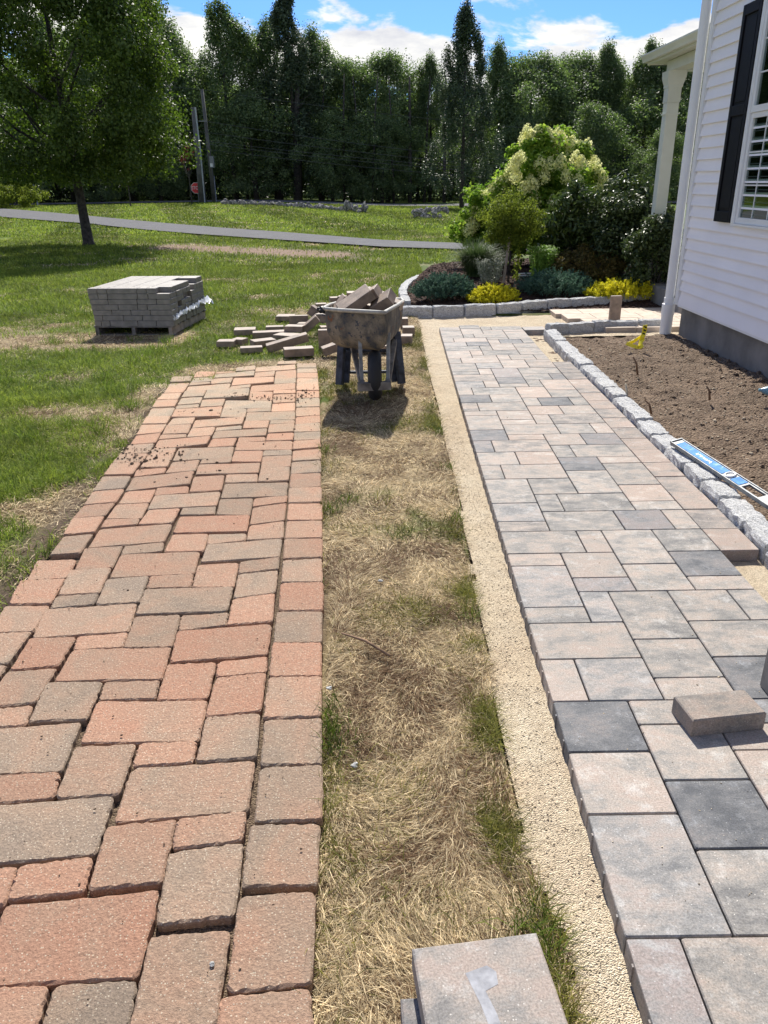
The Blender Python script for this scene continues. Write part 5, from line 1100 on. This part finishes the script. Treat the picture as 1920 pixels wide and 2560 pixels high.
def juniper(name, label, px, Y, rx, rz, mat, seed, n=15000):
    rg = np.random.default_rng(seed); p_ = AY(px, 740, Y); g0_ = float(T(p_[0], Y)+mound(p_[0], Y)); t = thing(name, (p_[0], Y, g0_-.03), label, 'shrub')
    ns = 340; a_ = rg.uniform(0, 6.283, ns); rr_ = rg.random(ns)**.6; el = rg.uniform(.15, 1.1, ns); base = np.stack([np.cos(a_)*rr_*rx*.75, np.sin(a_)*rr_*rx*.5, rz*.55*(1-rr_**2)+.04], 1)
    dr = np.stack([np.cos(a_)*np.cos(el), np.sin(a_)*np.cos(el), np.sin(el)*.8+.15], 1); L = rg.uniform(.10, .22, ns)*rx/.55*(.8 if mat == 'gold' else 1); per = n//ns
    tt = rg.random((ns, per, 1)); P_ = base[:, None]+dr[:, None]*tt*L[:, None, None]+rg.normal(0, 1, (ns, per, 3))*.022*(1.2-tt)*(rx/.55)
    P_ = P_.reshape(-1, 3); P_[:, 2] = np.clip(P_[:, 2], .015, None); N_ = rg.normal(0, 1, P_.shape)+[0, 0, .3]; V, F_ = leafcards(P_, N_, rg.uniform(.022, .042, len(P_)), .42, seed); link('foliage', mesh('foliage', V, F_, M[mat]), t)
    mb = MB()
    for k in range(8): a2 = k*.785; mb.tube([(0, 0, 0), (math.cos(a2)*rx*.4, math.sin(a2)*rx*.3, rz*.35)], [.015, .006], 5)
    mb.build('stem', M['trunk'], t)
juniper('blue_juniper', 'rounded dark blue-green juniper at the left end of the planting bed', 1112, 12.0, .52, .36, 'juniper', 31, 20000)
juniper('blue_juniper', 'spreading blue-green juniper between the two yellow ones', 1385, 12.1, .62, .30, 'juniper', 32, 20000)
juniper('golden_juniper', 'smaller golden yellow juniper between the two blue-green ones', 1235, 11.7, .44, .28, 'gold', 33, 12000)
juniper('golden_juniper', 'wide golden yellow juniper at the right of the planting bed', 1548, 11.85, .62, .24, 'gold', 34, 16000)
def stalks(name, label, px, py, n, hgt, spread, mat, lw, seed, topn=0, cat='plant'):
    rg = np.random.default_rng(seed); q = GB(px, py); t = thing(name, q, label, cat); P_ = []; N_ = []; S_ = []
    mb = MB()
    for k in range(n):
        a_ = rg.uniform(0, 6.28); r_ = spread*rg.random()**.5; b0 = np.array([math.cos(a_)*r_*.6, math.sin(a_)*r_*.6, 0]); tp_ = np.array([math.cos(a_)*r_, math.sin(a_)*r_, hgt*rg.uniform(.8, 1.08)])
        mb.tube([b0, tp_], .004, 4)
        for s_ in range(26):
            f_ = rg.random(); P_.append(b0+(tp_-b0)*f_+rg.normal(0, .018, 3)); N_.append(rg.normal(0, 1, 3)+[0, 0, .4]); S_.append(lw*rg.uniform(.7, 1.2))
        for s_ in range(topn): P_.append(tp_+np.array([rg.normal(0, .03), rg.normal(0, .03), rg.normal(0, .010)])); N_.append([0, 0, 1]+rg.normal(0, .3, 3)); S_.append(.022)
    V, F_ = leafcards(np.array(P_), np.array(N_), np.array(S_), .45, seed); link('foliage', mesh('foliage', V, F_, M[mat]), t); mb.build('stem', M['trunk'] if mat == 'x' else M[mat], t)
stalks('sedum', 'bright green upright sedum with flat flower heads, centre of the bed', 1352, 704, 70, .50, .22, 'sedum', .055, 41, 30)
stalks('leafy_stem', 'single thin leafy stem beside the stake', 1290, 700, 4, .55, .07, 'young', .06, 42)
stalks('white_aster', 'small grey-white flowering plant left of the stake', 1225, 706, 46, .34, .24, 'whiteleaf', .035, 43, 8)
# ornamental grass
q = GB(1190, 690); rg = np.random.default_rng(44); n = 2600; a_ = rg.uniform(0, 6.28, n); el = rg.uniform(.8, 1.45, n); L = rg.uniform(.45, .8, n)
t = thing('fountain_grass', q, 'fine arching fountain grass left of the young tree', 'ornamental grass')
b = rg.normal(0, .06, (n, 3))*[1, 1, 0]; d1 = np.stack([np.cos(a_)*np.cos(el), np.sin(a_)*np.cos(el), np.sin(el)], 1); e2 = el-rg.uniform(.5, 1.3, n); d2 = np.stack([np.cos(a_)*np.cos(e2), np.sin(a_)*np.cos(e2), np.sin(e2)], 1)
mid = b+d1*L[:, None]*.55; tip = mid+d2*L[:, None]*.45; s_ = np.stack([-np.sin(a_), np.cos(a_), 0*a_], 1)*.004; V = np.stack([b-s_, b+s_, mid+s_, mid-s_, tip], 1).reshape(-1, 3); i = (np.arange(n)*5)[:, None]
link('foliage', mesh('foliage', V, np.concatenate([i+[[0, 1, 2]], i+[[0, 2, 3]], i+[[3, 2, 4]]]), M['plume']), t)
# white tube bench-like hoop low behind the stake
q = GB(1290, 692); tag(MB().tube([(q[0]-.0, q[1], q[2]+.05), (q[0]+.4, q[1]+.02, q[2]+.05)], .012, 6).tube([(q[0]-.0, q[1]-.12, q[2]+.03), (q[0]+.38, q[1]-.1, q[2]+.03)], .012, 6).build('edging_pipe', M['white']), 'two white edging pipes lying on the mulch behind the stake', 'pipe')
# ================================================================== street furniture and far things
PY_ = 65.
def pole(name, label, b_, t_, Y, r0, r1):
    p0_, p1_ = AY(*b_, Y), AY(*t_, Y); p0_[2] = float(T(p0_[0], Y))-.1; t = thing(name, p0_, label, 'utility pole'); d = p1_-p0_
    MB().tube([(0, 0, 0), tuple(d*.5), tuple(d)], [r0, (r0+r1)/2, r1], 10).build('shaft', M['pole'], t, smooth=True); return t, p0_, p1_
t1, a0_, a1_ = pole('utility_pole', 'nearer leaning utility pole with a pale conduit, in front of the stop sign', (508, 512), (484, 268), 63.5, .30, .17)
d = a1_-a0_; MB().tube([(.16, -.18, .1), tuple(d*.55+np.array([.20, -.12, 0])), tuple(d+np.array([.12, -.1, .0]))], .06, 8).build('conduit', M['pole_pale'], t1)
t2, b0_, b1_ = pole('utility_pole', 'farther thin utility pole carrying the wires and a grey box', (536, 505), (505, 224), PY_, .17, .11)
bx = AY(532, 405, PY_)-b0_; MB().box((bx[0]-.02, bx[1]-.25, bx[2]), (.32, .2, .8)).build('equipment_box', M['galv'], t2)
bx2 = AY(531, 413, PY_)-b0_; MB().box((bx2[0]-.0, bx2[1]-.36, bx2[2]), (.2, .01, .24)).build('notice_plate', M['signwhite'], t2)
MB().box((AY(513, 303, PY_)-b0_)+np.array([-.15, -.1, 0]), (.6, .06, .06)).build('bracket', M['galv'], t2)
MB().tube([AY(535, 440, PY_)-b0_, AY(541, 505, PY_-1)-b0_], .03, 6).build('guy_guard', M['galv'], t2)
M['wire'] = simple('wire', (.07, .075, .08), .6)
for k, (ya, yb, sag) in enumerate([(224, 345, 6), (303, 428, 8), (331, 440, 7), (353, 446, 6), (360, 452, 7), (374, 470, 6)]):
    A0 = AY(505+(ya-224)*.11, ya, PY_); B0 = AY(1640, yb, PY_+3); pts_ = []
    for s_ in np.linspace(0, 1, 15): p_ = A0+(B0-A0)*s_; p_ = p_-np.array([0, 0, .055*sag*4*s_*(1-s_)]); pts_.append(p_)
    C0 = AY(300, ya-18, PY_+1)
    tag(MB().tube([C0]+pts_, ( .013 if k else .011), 5).build('power_line', M['wire']), ['topmost thin wire running from the farther pole across the wood', 'second wire from the top, leaving the farther pole at its bracket', 'third wire from the top across the dark wood', 'fourth wire from the top across the dark wood', 'fifth wire from the top across the dark wood', 'lowest wire across the dark wood'][k], 'wire', 'wires strung from the farther utility pole')
# stop sign
c_ = AY(490, 470, 64.); gz_ = float(T(c_[0], 64)); ss = thing('stop_sign', (c_[0], 64., gz_), 'red octagonal stop sign half hidden behind the nearer utility pole', 'sign')
zc_ = c_[2]-gz_
MB().box((.12, .05, zc_/2+.2), (.06, .04, zc_+.4)).build('post', M['galv'], ss)
def octa(r, y0, y1): 
    V = [(r*math.cos(R_(22.5+45*k)), yy, zc_+r*math.sin(R_(22.5+45*k))) for yy in (y0, y1) for k in range(8)]
    return V, [[7, 6, 5, 4, 3, 2, 1, 0], list(range(8, 16))]+[[k, (k+1) % 8, 8+(k+1) % 8, 8+k] for k in range(8)]
MB().add(*octa(.41, -.0, .02)).build('border', M['signwhite'], ss); MB().add(*octa(.385, -.006, -.001)).build('face', M['red'], ss)
cu = bpy.data.curves.new('stop', 'FONT'); cu.body = 'STOP'; cu.size = .34; cu.align_x = 'CENTER'; cu.align_y = 'CENTER'; cu.extrude = .003; to = bpy.data.objects.new('lettering_tmp', cu); C.objects.link(to)
bpy.context.view_layer.update(); dg = bpy.context.evaluated_depsgraph_get(); tm = bpy.data.meshes.new_from_object(to.evaluated_get(dg)); bpy.data.objects.remove(to); tm.materials.clear(); tm.materials.append(M['signwhite'])
o = link('lettering', tm, ss, (0, -.011, zc_), (R_(90), 0, 0)); o.scale = (.82, 1.0, 1)
# saplings
def sapling(label, px, py, Y, h_, mat, seed, cr_=.6, n=260, name='sapling'):
    p_ = AY(px, py, Y); z_ = float(T(p_[0], Y)); t = thing(name, (p_[0], Y, z_), label, 'young tree'); rg = np.random.default_rng(seed); mb = MB(); mb.tube([(0, 0, -.1), (0, 0, h_*.6)], [.06, .03], 6)
    for k in range(9): a_ = rg.uniform(0, 6.28); mb.tube([(0, 0, h_*.45), (math.cos(a_)*cr_, math.sin(a_)*cr_, h_*rg.uniform(.75, 1))], [.02, .006], 4)
    mb.build('trunk', M['trunk'], t); P_, N_ = clumps(rg, ellip(rg, (0, 0, h_*.8), (cr_, cr_, h_*.25)), 10, n, .25); V, F_ = leafcards(P_, N_, rg.uniform(.08, .16, len(P_)), .6, seed); link('crown', mesh('crown', V, F_, M[mat]), t)
M['redleaf'] = leaf_mat('red_leaf', (.10, .012, .014), (.20, .03, .03), .3, .5)
sapling('bare-stemmed sapling on the far lawn right of the maple trunk', 327, 515, 58, 2.6, 'wood2', 51, .7, 200)
sapling('red-leaved sapling in front of the stop sign', 480, 510, 60, 3.7, 'redleaf', 52, .5, 200)
# dark post behind the maple at far left
q = AY(92, 495, 66); tag(MB().tube([(q[0], 66, float(T(q[0], 66))-.1), (q[0]-.1, 66, 1.9)], .06, 8).build('marker_post', M['pole_pale']), 'thin pale marker post by the street at the far left', 'post')
# bright bush at far left street edge
shrub('roadside_bush', 'light green roadside bush at the left edge under the maple', 20, 480, 60, 2.6, 1.1, .8, 'young', 9000, .17, .5, 60, .5, seed=61)
# field stone row
def rock_mesh(seed):
    bm = bmesh.new(); bmesh.ops.create_icosphere(bm, subdivisions=2, radius=1)
    for v in bm.verts: v.co = v.co*(1+.55*(float(vnoise(v.co.x*1.7+seed*5, v.co.y*1.7+v.co.z*2.3, seed))-.5))
    me = bpy.data.meshes.new('field_stone'); bm.to_mesh(me); bm.free(); me.materials.append(M['fieldstone']); return me
rk_ = [rock_mesh(s_) for s_ in range(6)]
A_ = (-12.2, 62.8); B_ = (-2.4, 55.5); ns = 74
for k in range(ns):
    t_ = (k+rnd.uniform(-.3, .3))/ns; px = 556+(922-556)*t_; py = 511+5*t_+25*max(0, t_-.3)**1.15; q = G(px, py); s_ = rnd.uniform(.11, .21)*(1.15 if t_ > .82 else 1)*(1.6 if k == 1 else 1)
    o = link('field_stone', rk_[k % 6], None, (q[0], q[1]+rnd.uniform(-.5, .6), q[2]+s_*.45+(rnd.choice([0, .22]) if t_ > .84 else 0)), (rnd.uniform(0, 6), rnd.uniform(0, 6), rnd.uniform(0, 6))); o.scale = (s_*rnd.uniform(1, 1.5), s_, s_*rnd.uniform(.6, .9))
    tag(o, ('largest round grey boulder at the left end of the field stone row' if k == 1 else (f'grey stone in the right end heap of the stone row, {nth(k+1)} from the left' if t_ > .82 else f'small grey stone in the low field stone row, {nth(k+1)} from its left end')), 'stone', 'row of field stones along the far lawn')
for k in range(34):
    q = G(rnd.uniform(1036, 1125), rnd.uniform(540, 548)); s_ = rnd.uniform(.09, .16); o = link('field_stone', rk_[k % 6], None, (q[0], q[1], q[2]+s_*.4+rnd.choice([0, .2, .3])), (rnd.uniform(0, 6), rnd.uniform(0, 6), 0)); o.scale = (s_*1.3, s_, s_*.8)
    tag(o, f'grey stone in the small heap by the dark spruce, {nth(k+1)} from the bottom', 'stone', 'stone heap by the dark spruce')
